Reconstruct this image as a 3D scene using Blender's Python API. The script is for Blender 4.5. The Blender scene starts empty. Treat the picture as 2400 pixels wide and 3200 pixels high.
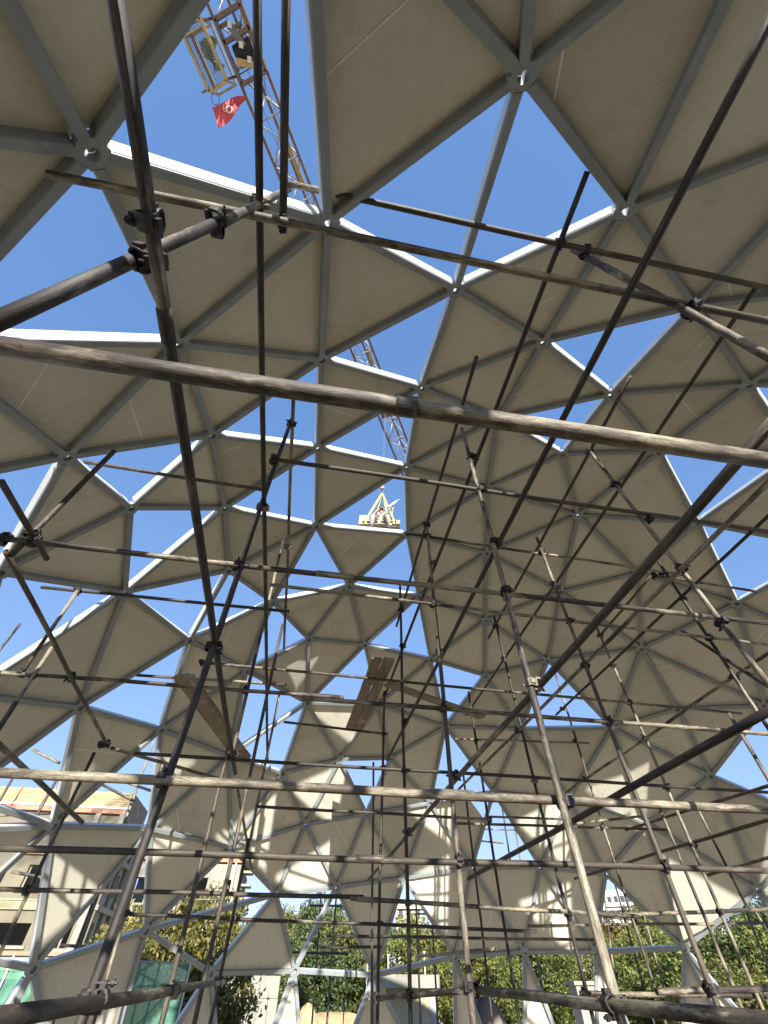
import bpy, bmesh, math, random
from mathutils import Vector, Matrix, Quaternion
R_ = math.radians
random.seed(7)
SC = bpy.context.scene
COL = SC.collection

# ------------------------------------------------------------------ camera, sky, sun, exposure
CAM_ROT = [[0.98487, -0.131659, -0.112685], [-0.173281, -0.739168, -0.650849], [0.002397, 0.660528, -0.750798]]
cam_data = bpy.data.cameras.new('camera')
cam_data.sensor_fit = 'VERTICAL'
cam_data.sensor_height = 32.0
cam_data.lens = 13.05
cam_data.clip_start = 0.05
cam_data.clip_end = 20000
cam = bpy.data.objects.new('camera', cam_data)
COL.objects.link(cam)
cam.matrix_world = Matrix.Translation((0, 0, 1.75)) @ Matrix(CAM_ROT).to_4x4()
SC.camera = cam

SUN_EL, SUN_AZ = 20.0, 180.0          # azimuth clockwise from +Y
world = bpy.data.worlds.new('World')
SC.world = world
world.use_nodes = True
wn = world.node_tree
wn.nodes.clear()
w_out = wn.nodes.new('ShaderNodeOutputWorld')
w_bg = wn.nodes.new('ShaderNodeBackground')
w_sky = wn.nodes.new('ShaderNodeTexSky')
w_sky.sky_type = 'NISHITA'
w_sky.sun_disc = False
w_sky.sun_elevation = R_(SUN_EL)
w_sky.sun_rotation = R_(SUN_AZ)
w_sky.altitude = 3000
w_sky.air_density = 0.8
w_sky.dust_density = 0.0
w_sky.ozone_density = 3.0
w_bg.inputs['Strength'].default_value = 0.15
# the camera's tone curve flattens the sky's contrast: a power and a gain on each channel of the whole sky
w_sep = wn.nodes.new('ShaderNodeSeparateColor')
w_com = wn.nodes.new('ShaderNodeCombineColor')
wn.links.new(w_sky.outputs['Color'], w_sep.inputs[0])
for ch, (pw, gain) in enumerate(((0.64, 0.905), (0.48, 1.065), (0.35, 1.59))):
    p_ = wn.nodes.new('ShaderNodeMath')
    p_.operation = 'POWER'
    p_.inputs[1].default_value = pw
    g_ = wn.nodes.new('ShaderNodeMath')
    g_.operation = 'MULTIPLY'
    g_.inputs[1].default_value = gain
    wn.links.new(w_sep.outputs[ch], p_.inputs[0])
    wn.links.new(p_.outputs[0], g_.inputs[0])
    wn.links.new(g_.outputs[0], w_com.inputs[ch])
wn.links.new(w_com.outputs[0], w_bg.inputs['Color'])
wn.links.new(w_bg.outputs['Background'], w_out.inputs['Surface'])

sun_data = bpy.data.lights.new('sun', 'SUN')
sun_data.energy = 3.8
sun_data.angle = R_(0.53)
sun_data.color = (1.0, 0.972, 0.925)
sun = bpy.data.objects.new('sun', sun_data)
COL.objects.link(sun)
s_dir = Vector((math.sin(R_(SUN_AZ)) * math.cos(R_(SUN_EL)), math.cos(R_(SUN_AZ)) * math.cos(R_(SUN_EL)), math.sin(R_(SUN_EL))))
sun.rotation_euler = s_dir.to_track_quat('Z', 'Y').to_euler()
sun.location = s_dir * 60

SC.view_settings.view_transform = 'Standard'
SC.view_settings.look = 'None'
SC.view_settings.gamma = 1.0
SC.view_settings.use_curve_mapping = False
SC.view_settings.exposure = 1.5
SC.render.engine = 'CYCLES'
SC.cycles.use_denoising = True
SC.cycles.max_bounces = 10
SC.cycles.diffuse_bounces = 6
SC.cycles.transparent_max_bounces = 12

# ------------------------------------------------------------------ data: the shell's nodes, the tubes' ends (metres, ground at z = 0)
NODES = {1:(-1.517,0.307,4.654),2:(-0.353,0.533,5.667),3:(0.762,-0.442,5.352),4:(0.918,0.980,6.470),5:(2.083,0.065,6.088),7:(-1.593,1.668,5.579),8:(-0.384,1.948,6.460),9:(0.919,2.353,7.087),10:(2.222,1.455,6.943),11:(3.466,0.712,6.522),12:(3.528,2.024,7.156),13:(4.782,1.413,6.633),14:(2.242,2.770,7.420),15:(2.636,4.261,7.672),16:(1.067,3.925,7.462),17:(-0.376,3.441,6.914),18:(-0.305,5.145,7.049),19:(1.429,5.517,7.533),20:(3.139,5.815,7.597),21:(1.989,7.056,7.284),22:(3.597,7.446,7.134),23:(2.578,8.522,6.678),24:(3.885,8.672,6.491),25:(0.461,6.711,7.068),26:(-0.938,6.672,6.467),27:(-0.201,7.753,6.426),28:(1.010,8.145,6.662),29:(-1.279,7.917,5.727),30:(-0.065,9.038,5.712),31:(1.523,9.425,5.958),32:(3.177,9.798,5.754),33:(0.804,10.187,5.050),34:(1.975,10.342,5.188),35:(-0.374,9.992,4.656),37:(0.244,10.810,3.981),38:(1.550,11.009,4.263),39:(2.993,10.939,4.514),40:(4.412,10.573,4.694),41:(3.990,11.462,3.481),42:(5.403,11.045,3.466),43:(4.407,4.446,7.497),44:(3.530,3.251,7.503),45:(4.751,2.758,7.154),46:(6.003,3.791,6.896),48:(5.981,2.123,6.468),49:(5.861,5.254,7.001),50:(7.207,4.940,6.249),52:(7.300,3.260,6.012),53:(4.865,6.293,7.215),54:(5.111,7.909,6.577),55:(6.559,6.761,6.348),56:(6.546,8.543,5.473),57:(7.369,7.460,5.488),58:(8.193,6.392,5.150),59:(4.870,9.441,5.678),62:(5.946,10.054,4.511),63:(7.970,8.103,4.502),64:(7.237,9.506,3.994),65:(6.564,10.508,3.313),66:(8.503,8.885,2.921),67:(7.572,10.267,2.237),68:(8.960,7.404,3.631),71:(6.260,11.190,2.209),72:(4.990,11.730,2.222),73:(3.597,12.056,2.149),74:(2.498,11.664,3.298),75:(1.040,11.551,3.102),76:(-0.158,11.218,2.929),77:(-1.117,10.394,3.485),78:(1.956,12.137,1.888),79:(0.375,11.783,1.934),80:(-1.078,11.132,1.887),81:(-2.139,6.753,5.590),82:(-2.745,5.254,5.371),83:(-1.613,5.659,6.273),84:(-2.466,3.823,5.596),85:(-1.581,2.954,6.116),86:(-2.649,2.799,5.149),87:(-1.598,4.331,6.341),88:(-2.664,1.391,4.358),90:(-3.389,4.035,4.607),91:(-3.250,6.757,4.384),92:(-3.844,5.451,3.923),94:(-2.440,8.039,4.623),95:(-3.390,8.054,3.252),96:(-1.397,9.227,4.665),97:(-2.376,9.280,3.503),98:(-3.251,9.171,1.893),99:(-2.151,10.186,2.336),104:(-0.408,-0.736,4.424),109:(1.500,-1.165,4.801),110:(3.106,-0.692,5.454),111:(4.599,0.131,5.884),115:(-0.311,11.789,0.000),116:(0.927,12.202,0.000),117:(2.082,12.389,0.000),118:(3.451,12.383,0.000),119:(4.616,12.182,0.000),120:(5.779,11.788,0.000),121:(6.890,11.198,0.000),122:(8.013,10.321,0.000),123:(8.737,9.537,0.000),124:(-2.186,10.641,0.000),125:(-3.416,9.352,0.000),126:(-3.743,8.882,0.000),101:(-4.226,6.410,2.814),102:(-4.048,7.735,2.036),93:(-3.971,6.655,3.240),89:(-3.380,2.594,4.159),106:(-2.173,0.314,3.966),105:(-1.439,-0.408,3.939),108:(0.465,-0.946,4.685),112:(5.919,0.915,5.876),113:(8.513,4.691,5.073),69:(9.143,8.602,1.746),200:(10.433,4.716,0.000),201:(10.278,6.252,0.000),202:(9.821,7.725,0.000),203:(-4.548,7.223,0.000),204:(-4.901,5.721,0.000),205:(-4.949,4.179,0.000),206:(-4.687,2.659,0.000),207:(-4.128,1.221,0.000),208:(-3.293,-0.077,0.000),209:(-2.217,-1.182,0.000),210:(-0.941,-2.050,0.000),211:(0.481,-2.647,0.000),212:(1.995,-2.948,0.000),213:(3.538,-2.941,0.000),214:(5.048,-2.627,0.000),215:(6.466,-2.018,0.000),216:(7.733,-1.139,0.000),217:(8.800,-0.024,0.000),218:(9.624,1.281,0.000),219:(10.170,2.723,0.000),220:(0.772,-2.430,2.078),221:(-3.702,1.250,2.410),222:(6.172,-0.342,4.663),223:(7.354,-0.982,2.322),224:(8.844,2.210,3.943),225:(2.153,-2.325,3.048),226:(9.880,3.051,2.318),227:(9.505,4.417,3.638),228:(9.136,1.259,2.503),229:(-1.541,-1.188,2.470),230:(5.504,-1.563,3.475),231:(9.818,6.941,2.022),232:(-4.765,4.977,1.722),233:(3.829,-2.169,3.254),234:(7.668,1.240,4.766),235:(10.234,4.965,1.705),236:(-4.499,3.324,2.233),237:(3.856,-2.717,1.651),238:(5.863,-2.069,1.842),239:(-2.677,-0.522,1.594),240:(7.654,0.049,3.632),241:(8.620,0.032,1.626),242:(-4.389,2.135,1.368),243:(9.603,5.839,3.276),244:(0.248,-1.732,3.382),245:(4.449,-1.248,4.543),246:(8.468,3.242,4.907),247:(2.251,-2.791,1.626)}
OPENS = [(2,3,4),(3,4,5),(1,2,104),(1,7,88),(8,4,9),(9,16,17),(16,18,19),(17,87,18),(8,85,17),(10,11,12),(14,12,44),(45,46,48),(46,50,52),(25,19,21),(18,25,26),(28,21,23),(26,27,29),(28,30,31),(23,24,32),(32,39,40),(33,34,38),(40,41,42),(74,73,78),(75,76,79),(75,79,78),(83,81,26),(82,83,81),(81,91,94),(94,95,97),(30,96,35),(29,30,96),(77,76,99),(76,80,99),(86,85,84),(80,79,115),(79,78,116),(78,73,118),(73,72,119),(72,71,120),(71,67,121),(99,80,124),(98,125,124),(98,126,102),(91,93,95),(95,93,101),(95,98,102),(86,89,90),(13,112,48),(58,63,68),(58,113,68),(66,67,123),(66,123,69),(65,71,67),(68,58,243),(89,90,236),(90,92,236),(97,99,98),(90,82,92),(59,54,56),(84,87,82)]
PANELS = [(1,2,7),(2,4,8),(2,8,7),(7,8,85),(7,85,86),(7,86,88),(8,9,17),(85,87,17),(84,85,87),(17,16,18),(18,19,25),(82,87,83),(83,87,18),(83,18,26),(86,84,90),(84,82,90),(4,5,10),(4,10,9),(5,10,11),(11,12,13),(9,10,14),(10,14,12),(9,14,16),(14,15,16),(14,44,15),(12,44,45),(12,13,45),(13,45,48),(44,45,43),(44,43,15),(15,43,20),(20,43,53),(16,15,19),(15,20,19),(19,20,21),(20,21,22),(20,22,53),(21,22,23),(22,23,24),(22,24,54),(22,54,53),(53,54,55),(53,55,49),(43,53,49),(43,49,46),(43,45,46),(49,46,50),(49,50,55),(54,55,56),(55,56,57),(55,57,58),(55,50,58),(56,57,63),(57,58,63),(24,54,59),(24,59,32),(32,59,40),(59,40,62),(59,56,62),(62,56,64),(56,64,63),(40,62,42),(62,42,65),(62,64,65),(64,65,67),(64,66,67),(64,63,66),(63,66,68),(42,65,71),(42,72,71),(41,42,72),(41,72,73),(41,73,74),(26,25,27),(25,27,28),(25,28,21),(29,27,30),(27,28,30),(28,23,31),(23,31,32),(30,31,33),(31,33,34),(31,32,34),(30,33,35),(33,35,37),(33,37,38),(34,32,39),(34,38,39),(39,40,41),(39,41,74),(38,39,74),(38,74,75),(37,38,75),(37,75,76),(37,76,77),(35,37,77),(74,75,78),(76,79,80),(82,91,92),(82,81,91),(81,29,94),(81,26,29),(29,94,96),(94,96,97),(96,97,77),(96,77,35),(91,94,95),(95,97,98),(97,77,99),(3,2,104),(3,5,109),(5,109,110),(5,11,110),(11,110,111),(11,13,111),(80,124,115),(79,115,116),(78,116,117),(78,117,118),(73,118,119),(72,119,120),(71,120,121),(67,121,122),(67,122,123),(98,99,124),(98,125,126),(91,92,93),(95,101,102),(86,88,89),(1,88,106),(1,106,105),(1,105,104),(3,104,108),(3,108,109),(50,113,52),(50,58,113),(46,48,52),(63,66,68),(66,68,69)]
PANELS_BEHIND = [(13,111,112),(52,246,113),(92,93,101),(48,234,52),(48,112,234)]
STRUTS = [(1,2),(1,7),(1,88),(1,104),(1,105),(1,106),(2,3),(2,4),(2,7),(2,8),(2,104),(3,4),(3,5),(3,104),(3,108),(3,109),(4,5),(4,8),(4,9),(4,10),(5,10),(5,11),(5,109),(5,110),(7,8),(7,85),(7,86),(7,88),(8,9),(8,17),(8,85),(9,10),(9,14),(9,16),(9,17),(10,11),(10,12),(10,14),(11,12),(11,13),(11,110),(11,111),(12,13),(12,14),(12,44),(12,45),(13,45),(13,48),(13,111),(13,112),(14,15),(14,16),(14,44),(15,16),(15,19),(15,20),(15,43),(15,44),(16,17),(16,18),(16,19),(17,18),(17,85),(17,87),(18,19),(18,25),(18,26),(18,83),(18,87),(19,20),(19,21),(19,25),(20,21),(20,22),(20,43),(20,53),(21,22),(21,23),(21,25),(21,28),(22,23),(22,24),(22,53),(22,54),(23,24),(23,28),(23,31),(23,32),(24,32),(24,54),(24,59),(25,26),(25,27),(25,28),(26,27),(26,29),(26,81),(26,83),(27,28),(27,29),(27,30),(28,30),(28,31),(29,30),(29,81),(29,94),(29,96),(30,31),(30,33),(30,35),(30,96),(31,32),(31,33),(31,34),(32,34),(32,39),(32,40),(32,59),(33,34),(33,35),(33,37),(33,38),(34,38),(34,39),(35,37),(35,77),(35,96),(37,38),(37,75),(37,76),(37,77),(38,39),(38,74),(38,75),(39,40),(39,41),(39,74),(40,41),(40,42),(40,59),(40,62),(41,42),(41,72),(41,73),(41,74),(42,62),(42,65),(42,71),(42,72),(43,44),(43,45),(43,46),(43,49),(43,53),(44,45),(45,46),(45,48),(46,48),(46,49),(46,50),(46,52),(49,50),(49,53),(49,55),(50,52),(50,55),(50,58),(50,113),(53,54),(53,55),(54,55),(54,56),(54,59),(55,56),(55,57),(55,58),(56,57),(56,59),(56,62),(56,63),(56,64),(57,58),(57,63),(58,63),(58,68),(58,113),(59,62),(62,64),(62,65),(63,64),(63,66),(63,68),(64,65),(64,66),(64,67),(65,67),(65,71),(66,67),(66,68),(66,69),(66,123),(67,71),(67,121),(67,122),(67,123),(71,72),(71,120),(71,121),(72,73),(72,119),(72,120),(73,74),(73,78),(73,118),(73,119),(74,75),(74,78),(75,76),(75,78),(75,79),(76,77),(76,79),(76,80),(76,99),(77,96),(77,97),(77,99),(78,79),(78,116),(78,117),(78,118),(79,80),(79,115),(79,116),(80,99),(80,115),(80,124),(81,82),(81,83),(81,91),(81,94),(82,83),(82,84),(82,87),(82,90),(82,91),(82,92),(83,87),(84,85),(84,86),(84,87),(84,90),(85,86),(85,87),(86,88),(86,89),(86,90),(89,90),(91,92),(91,93),(91,94),(91,95),(93,95),(94,95),(94,96),(94,97),(95,97),(95,98),(95,101),(95,102),(96,97),(97,98),(97,99),(98,99),(98,102),(98,124),(98,125),(98,126),(99,124)]
STRUTS_BEHIND = [(48,52),(48,112),(52,113),(68,69),(68,113),(69,123),(88,89),(88,106),(92,93),(93,101),(101,102),(102,126),(104,105),(104,108),(105,106),(108,109),(109,110),(110,111),(111,112),(115,116),(115,124),(116,117),(117,118),(118,119),(119,120),(120,121),(121,122),(122,123),(124,125),(125,126),(48,234),(52,234),(52,246),(58,243),(68,231),(68,243),(69,202),(69,231),(88,221),(89,221),(89,236),(90,92),(90,236),(92,101),(92,232),(92,236),(101,203),(101,232),(102,203),(104,244),(105,229),(105,244),(106,221),(106,229),(106,239),(108,244),(109,225),(109,233),(109,244),(110,233),(110,245),(111,222),(111,245),(112,222),(112,234),(113,227),(113,243),(113,246),(123,202),(126,203),(200,201),(200,219),(200,235),(201,202),(201,231),(201,235),(202,231),(203,204),(203,232),(204,205),(204,232),(205,206),(205,232),(205,236),(206,207),(206,236),(206,242),(207,208),(207,221),(207,242),(208,209),(208,221),(208,239),(209,210),(209,229),(209,239),(210,211),(210,220),(210,229),(211,212),(211,220),(211,247),(212,213),(212,247),(213,214),(213,237),(213,247),(214,215),(214,237),(214,238),(215,216),(215,223),(215,238),(216,217),(216,223),(216,241),(217,218),(217,241),(218,219),(218,226),(218,228),(218,241),(219,226),(219,235),(220,225),(220,229),(220,244),(220,247),(221,236),(221,239),(221,242),(222,230),(222,234),(222,240),(222,245),(223,230),(223,238),(223,240),(223,241),(224,226),(224,227),(224,228),(224,234),(224,240),(224,246),(225,233),(225,237),(225,244),(225,247),(226,227),(226,228),(226,235),(227,235),(227,243),(227,246),(228,240),(228,241),(229,239),(229,244),(230,233),(230,238),(230,240),(230,245),(231,235),(231,243),(232,236),(233,237),(233,238),(233,245),(234,240),(234,246),(235,243),(236,242),(237,238),(237,247),(240,241)]
HUBS = [1,2,3,4,5,7,8,9,10,11,12,13,14,15,16,17,18,19,20,21,22,23,24,25,26,27,28,29,30,31,32,33,34,35,37,38,39,40,41,42,43,44,45,46,49,50,53,54,55,56,57,58,59,62,63,64,65,66,67,71,72,73,74,75,76,77,78,79,80,81,82,83,84,85,86,87,90,91,94,95,96,97,98,99]
HUBS_BEHIND = [48,52,68,88,92,104,109,110,111,115,116,117,118,119,120,121,122,123,124,125,126,101,102,93,89,106,105,108,112,113,69,200,201,202,203,204,205,206,207,208,209,210,211,212,213,214,215,216,217,218,219,220,221,222,223,224,225,226,227,228,229,230,231,232,233,234,235,236,237,238,239,240,241,242,243,244,245,246,247]
TUBES = [((-0.666,-0.170,3.277),(-0.688,5.185,3.237)),
((-0.662,-0.442,4.719),(-0.686,9.395,4.676)),
((-0.528,-0.461,4.696),(-0.528,0.490,4.694)),
((1.464,-0.742,4.331),(1.446,7.931,4.362)),
((-1.690,0.414,4.508),(2.608,0.397,4.473)),
((-0.782,0.455,2.641),(1.141,0.433,2.653)),
((-0.710,0.336,5.631),(3.506,0.335,5.629)),
((-0.849,0.468,2.733),(-0.657,0.367,3.936)),
((-0.678,0.390,3.863),(-0.671,0.371,5.760)),
((1.479,-0.112,5.685),(1.438,8.302,5.592)),
((1.326,1.581,6.437),(1.449,6.896,6.387)),
((3.263,1.538,6.596),(3.407,7.106,6.464)),
((3.595,0.373,6.085),(3.629,9.839,5.954)),
((1.464,0.418,3.061),(1.455,9.974,3.035)),
((3.233,1.229,4.307),(3.170,10.143,4.394)),
((5.372,2.326,5.682),(5.397,8.689,5.746)),
((5.496,4.564,6.443),(5.522,6.478,6.399)),
((5.405,3.477,4.446),(5.457,9.277,4.415)),
((2.263,1.648,2.666),(2.266,6.703,2.657)),
((6.313,5.266,3.562),(6.288,8.945,3.751)),
((5.561,4.884,3.074),(5.540,9.974,3.154)),
((6.820,6.323,3.003),(6.829,7.989,2.978)),
((-0.681,2.448,5.129),(5.033,2.460,5.124)),
((-2.976,3.253,5.674),(-0.832,3.287,5.649)),
((-2.233,2.695,5.228),(-2.273,2.660,3.795)),
((-2.501,2.637,3.925),(4.210,2.620,3.948)),
((-2.221,2.094,3.963),(-2.206,2.887,3.978)),
((-2.481,2.836,3.971),(-2.656,6.769,3.911)),
((-2.362,3.680,2.999),(-2.377,6.287,2.974)),
((-3.702,5.104,5.221),(-0.465,5.082,5.228)),
((-3.584,5.001,4.010),(0.388,5.026,4.056)),
((-0.065,4.159,3.620),(5.339,4.138,3.632)),
((-2.736,6.802,4.956),(-0.428,6.767,4.986)),
((-1.681,6.372,5.035),(7.648,6.454,5.009)),
((-0.679,4.195,4.973),(6.516,4.256,4.928)),
((1.061,4.244,6.226),(5.636,4.308,6.159)),
((5.158,4.363,6.121),(7.011,4.401,6.085)),
((-0.447,8.288,5.007),(1.522,8.305,4.933)),
((-2.646,6.836,3.926),(-1.171,7.304,3.759)),
((-2.166,6.412,3.746),(7.519,6.407,3.758)),
((-1.521,2.570,2.429),(2.902,2.539,2.451)),
((-2.169,4.183,2.394),(4.381,4.168,2.438)),
((-3.324,6.861,2.456),(0.950,6.859,2.475)),
((0.750,6.514,2.422),(4.342,6.518,2.331)),
((4.281,7.209,2.391),(7.221,7.202,2.515)),
((-2.140,8.716,2.421),(3.950,8.708,2.327)),
((0.798,10.151,2.319),(5.736,10.146,2.329)),
((4.262,9.669,2.456),(9.564,9.702,2.582)),
((-0.640,1.624,1.696),(-0.623,8.389,1.787)),
((1.188,7.127,1.665),(1.669,5.134,1.733)),
((1.406,4.294,1.736),(1.410,1.600,1.685)),
((3.194,4.892,1.729),(4.477,4.892,1.750)),
((3.359,6.567,1.707),(5.956,6.567,1.685)),
((-0.652,2.339,6.191),(-0.669,7.903,6.205)),
((-0.872,7.273,3.620),(-0.667,10.142,3.180)),
((-0.651,8.149,3.641),(3.282,8.152,3.628)),
((4.069,10.208,4.150),(5.785,10.197,4.172)),
((2.952,8.996,3.737),(7.269,9.000,3.803)),
((5.092,8.726,3.754),(6.934,9.076,4.036)),
((0.763,11.606,2.243),(1.989,11.602,2.263)),
((2.748,11.922,2.151),(2.758,7.397,2.072)),
((5.966,5.161,5.709),(4.161,3.015,3.450)),
((1.678,0.381,5.870),(1.969,0.438,3.651)),
((3.095,9.000,5.202),(6.155,8.964,5.305)),
((-0.682,2.668,6.294),(-0.692,2.634,1.644)),
((-2.250,8.771,3.101),(-2.155,8.795,1.394)),
((-2.091,8.099,4.607),(-2.090,8.100,3.425)),
((-0.858,5.425,3.596),(-0.827,5.428,1.528)),
((-0.609,5.996,5.607),(-0.632,5.993,1.503)),
((-0.805,5.145,6.670),(-0.759,5.120,3.431)),
((-0.642,8.524,5.652),(-0.663,8.532,3.135)),
((-0.620,7.740,3.158),(-0.648,7.737,1.431)),
((1.422,6.342,6.961),(1.389,6.384,1.477)),
((1.400,7.971,5.599),(1.319,7.987,1.410)),
((1.545,10.180,5.040),(1.594,10.172,1.318)),
((1.398,4.215,6.477),(1.353,4.232,1.567)),
((1.389,2.425,6.293),(1.418,2.470,1.640)),
((3.246,2.564,6.477),(3.324,2.457,3.134)),
((5.343,4.307,6.561),(5.344,4.296,3.564)),
((3.190,4.199,6.469),(3.174,4.178,1.560)),
((5.480,6.461,6.553),(5.507,6.499,1.452)),
((3.388,6.604,6.653),(3.423,6.540,1.461)),
((3.248,8.231,5.863),(3.255,8.226,1.391)),
((3.643,10.307,4.952),(3.620,10.312,1.302)),
((5.882,8.971,7.086),(5.858,8.991,1.346)),
((7.501,8.296,4.039),(7.532,8.265,2.650)),
((5.693,7.054,3.714),(5.690,7.057,1.428)),
((5.145,4.491,4.008),(5.137,4.491,3.092)),
((-3.221,5.048,5.223),(-3.214,5.054,4.064)),
((-3.008,4.925,4.336),(-3.003,4.930,3.181)),
((-2.849,6.896,3.873),(-2.839,6.904,1.699))]
OUTER_TUBES = [((0.972,15.482,3.447),(1.019,15.479,1.100)),
((1.266,14.095,3.334),(1.240,14.097,1.156)),
((0.339,14.239,2.272),(1.623,14.035,2.255)),
((0.648,14.480,3.093),(1.505,14.335,3.089)),
((3.131,13.364,3.236),(3.127,13.365,1.316)),
((3.725,14.221,2.855),(3.720,14.222,1.652)),
((3.382,17.013,3.285),(4.143,16.879,3.286)),
((3.950,17.009,3.203),(4.302,16.947,3.204)),
((5.851,13.579,5.245),(5.820,13.593,3.787)),
((6.580,14.587,4.907),(6.559,14.597,3.946)),
((5.630,14.762,4.899),(6.565,14.612,4.888)),
((5.630,15.035,4.662),(6.286,14.971,4.619)),
((8.129,12.734,3.483),(8.074,12.769,1.710)),
((7.728,11.868,3.218),(7.740,11.860,1.480)),
((9.557,15.875,3.344),(10.533,15.681,3.366)),
((8.659,14.518,3.130),(9.178,14.426,3.131)),
((8.640,14.213,3.396),(8.336,14.389,1.729)),
((9.743,16.093,3.128),(10.316,16.007,3.116)),
((8.814,12.951,3.192),(8.709,13.021,1.639)),
((8.878,9.802,2.839),(8.804,9.868,1.631)),
((11.537,12.490,3.183),(11.648,12.386,2.131)),
((-5.393,10.038,3.735),(-4.297,9.810,3.768)),
((-3.843,8.454,4.326),(-3.877,8.438,3.303)),
((-5.030,9.454,4.186),(-5.025,9.456,3.534)),
((-3.016,9.697,4.990),(-2.978,9.709,3.589)),
((-4.753,9.028,4.514),(-4.246,9.121,4.357)),
((-3.457,9.272,4.108),(-2.847,9.395,3.910)),
((-3.055,9.167,4.139),(-2.587,9.202,4.038)),
((-3.347,10.864,2.711),(-3.336,10.868,2.139)),
((-3.815,11.510,2.222),(-3.014,11.404,2.194)),
((-4.569,10.099,3.009),(-4.054,10.082,2.946)),
((-2.836,16.286,3.322),(-1.501,16.071,3.308)),
((5.931,13.306,2.241),(5.932,13.305,1.822)),
((-5.590,7.874,6.257),(-5.606,7.862,5.260))]
TUBE_TONE = [0,0,0,0,2,1,1,0,2,0,0,0,0,1,1,0,1,1,0,1,0,1,0,1,0,2,0,1,1,1,1,2,1,1,2,1,1,1,1,0,2,0,1,2,1,1,2,1,1,1,1,1,1,1,1,1,1,1,1,1,2,0,1,1,0,1,1,1,1,2,1,0,0,0,0,1,1,1,1,1,2,0,0,0,1,1,1,1,2,2,2]  # tone per tube
COUPLERS = [((-0.664,0.370,3.897),4,7),((-0.709,0.409,3.317),0,7),((-0.669,0.375,4.739),1,8),((-0.509,0.423,4.596),2,4),((1.920,0.410,4.411),4,62),((1.694,0.361,5.651),6,62),((1.468,0.335,5.655),6,9),((-0.668,2.665,6.198),53,64),((-0.666,2.448,5.129),22,64),((1.429,2.419,5.686),9,76),((1.422,2.445,5.099),22,76),((-0.677,2.678,4.683),1,64),((3.268,2.580,6.532),11,77),((3.263,2.540,5.747),12,77),((1.392,4.197,6.434),10,75),((1.395,4.233,6.213),35,75),((1.424,4.203,5.669),9,75),((1.429,2.436,4.357),3,76),((1.368,4.216,4.965),34,75),((1.404,2.449,3.817),25,76),((-0.660,4.812,6.197),53,69),((1.427,6.350,6.392),10,72),((1.431,6.324,5.637),9,72),((1.416,4.265,4.345),3,75),((1.405,6.378,5.007),33,72),((3.392,6.633,6.450),11,81),((3.394,6.592,5.748),12,81),((1.349,4.189,3.646),31,75),((1.419,8.040,5.562),9,73),((1.428,6.337,4.378),3,72),((3.249,8.230,4.905),63,82),((-2.239,2.632,4.002),24,26),((-2.203,2.647,3.950),25,26),((-2.387,2.637,3.926),25,27),((-3.231,5.074,5.214),29,88),((-0.706,2.642,3.932),25,64),((-0.683,2.669,3.238),0,64),((-3.197,5.029,4.030),30,88),((-3.046,4.965,3.990),30,89),((-2.621,4.902,3.981),27,30),((-2.650,6.620,3.913),27,90),((-2.771,6.796,3.940),90,38),((3.190,4.236,6.189),35,79),((3.187,4.195,5.547),12,79),((3.323,2.487,5.079),22,77),((3.260,2.452,4.354),14,77),((5.305,4.335,6.160),36,78),((5.159,4.363,6.121),16,36),((5.361,4.312,5.653),15,78),((3.309,2.477,3.778),25,77),((3.212,4.210,4.929),34,79),((5.316,4.274,4.957),34,78),((3.197,4.219,4.311),14,79),((5.502,6.488,6.381),16,80),((5.436,6.417,5.715),15,80),((5.378,4.326,4.427),17,78),((1.435,2.450,3.070),13,76),((5.475,6.453,5.037),33,80),((3.176,4.166,3.632),31,79),((5.395,8.385,5.743),15,84),((5.461,6.431,4.450),17,80),((5.814,8.973,5.318),63,84),((3.197,6.300,4.356),14,81),((5.449,8.433,4.419),17,84),((3.379,6.489,3.746),39,81),((5.486,6.445,3.749),39,80),((1.450,2.506,2.420),40,76),((5.833,8.990,3.790),57,84),((5.526,6.492,3.069),20,80),((3.177,4.176,2.435),41,79),((5.502,6.492,2.395),44,80),((3.426,6.534,2.337),43,81),((1.413,4.260,3.066),13,75),((1.428,6.403,3.054),13,72),((1.351,4.202,2.431),41,75),((1.413,6.446,2.391),43,72),((-0.633,7.779,1.781),48,71),((1.185,7.139,1.664),49,73),((1.390,6.336,1.689),49,72),((1.380,4.294,1.736),50,75),((1.380,4.284,1.736),50,75),((1.413,2.476,1.707),50,76),((3.413,6.555,1.709),52,81),((3.174,4.179,1.748),51,79),((5.560,6.532,1.684),52,80),((-2.177,8.748,2.435),45,65),((-0.665,2.593,1.718),48,64),((-2.861,6.881,2.447),42,90),((-0.693,2.602,2.447),40,64),((-0.781,5.072,4.068),30,69),((1.411,6.388,3.732),39,72),((1.337,7.983,2.331),45,73),((1.579,10.162,2.325),46,74),((3.264,8.190,3.632),55,82),((-0.668,0.292,3.273),0,4),((-2.750,6.769,3.949),27,90),((-0.634,4.246,1.732),48,67),((-0.686,4.676,3.241),0,69),((1.374,7.976,4.247),3,73),((1.411,6.388,3.732),39,72),((-1.733,6.372,5.036),33,64),((1.384,7.974,4.801),37,73),((1.354,4.232,1.751),49,75),((-0.634,7.739,2.321),45,71),((1.402,6.289,1.694),49,72)]
SLEEVES = [((0.834,2.553,2.441),40,0.22),((-0.669,0.600,3.271),0,0.12),((0.056,2.631,3.934),25,0.30),((0.618,4.176,2.413),41,0.22),((0.127,0.445,2.647),5,0.05),((0.137,5.024,4.053),30,0.40),((-3.005,4.929,3.539),89,0.30),((3.411,6.562,3.261),81,0.10),((0.956,6.514,2.417),43,0.25),((1.769,0.399,5.177),62,0.30),((-0.039,4.158,3.620),31,0.10)]
SHELL_CENTRE = (2.733,4.716,-0.014); SHELL_R = 7.70

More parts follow.
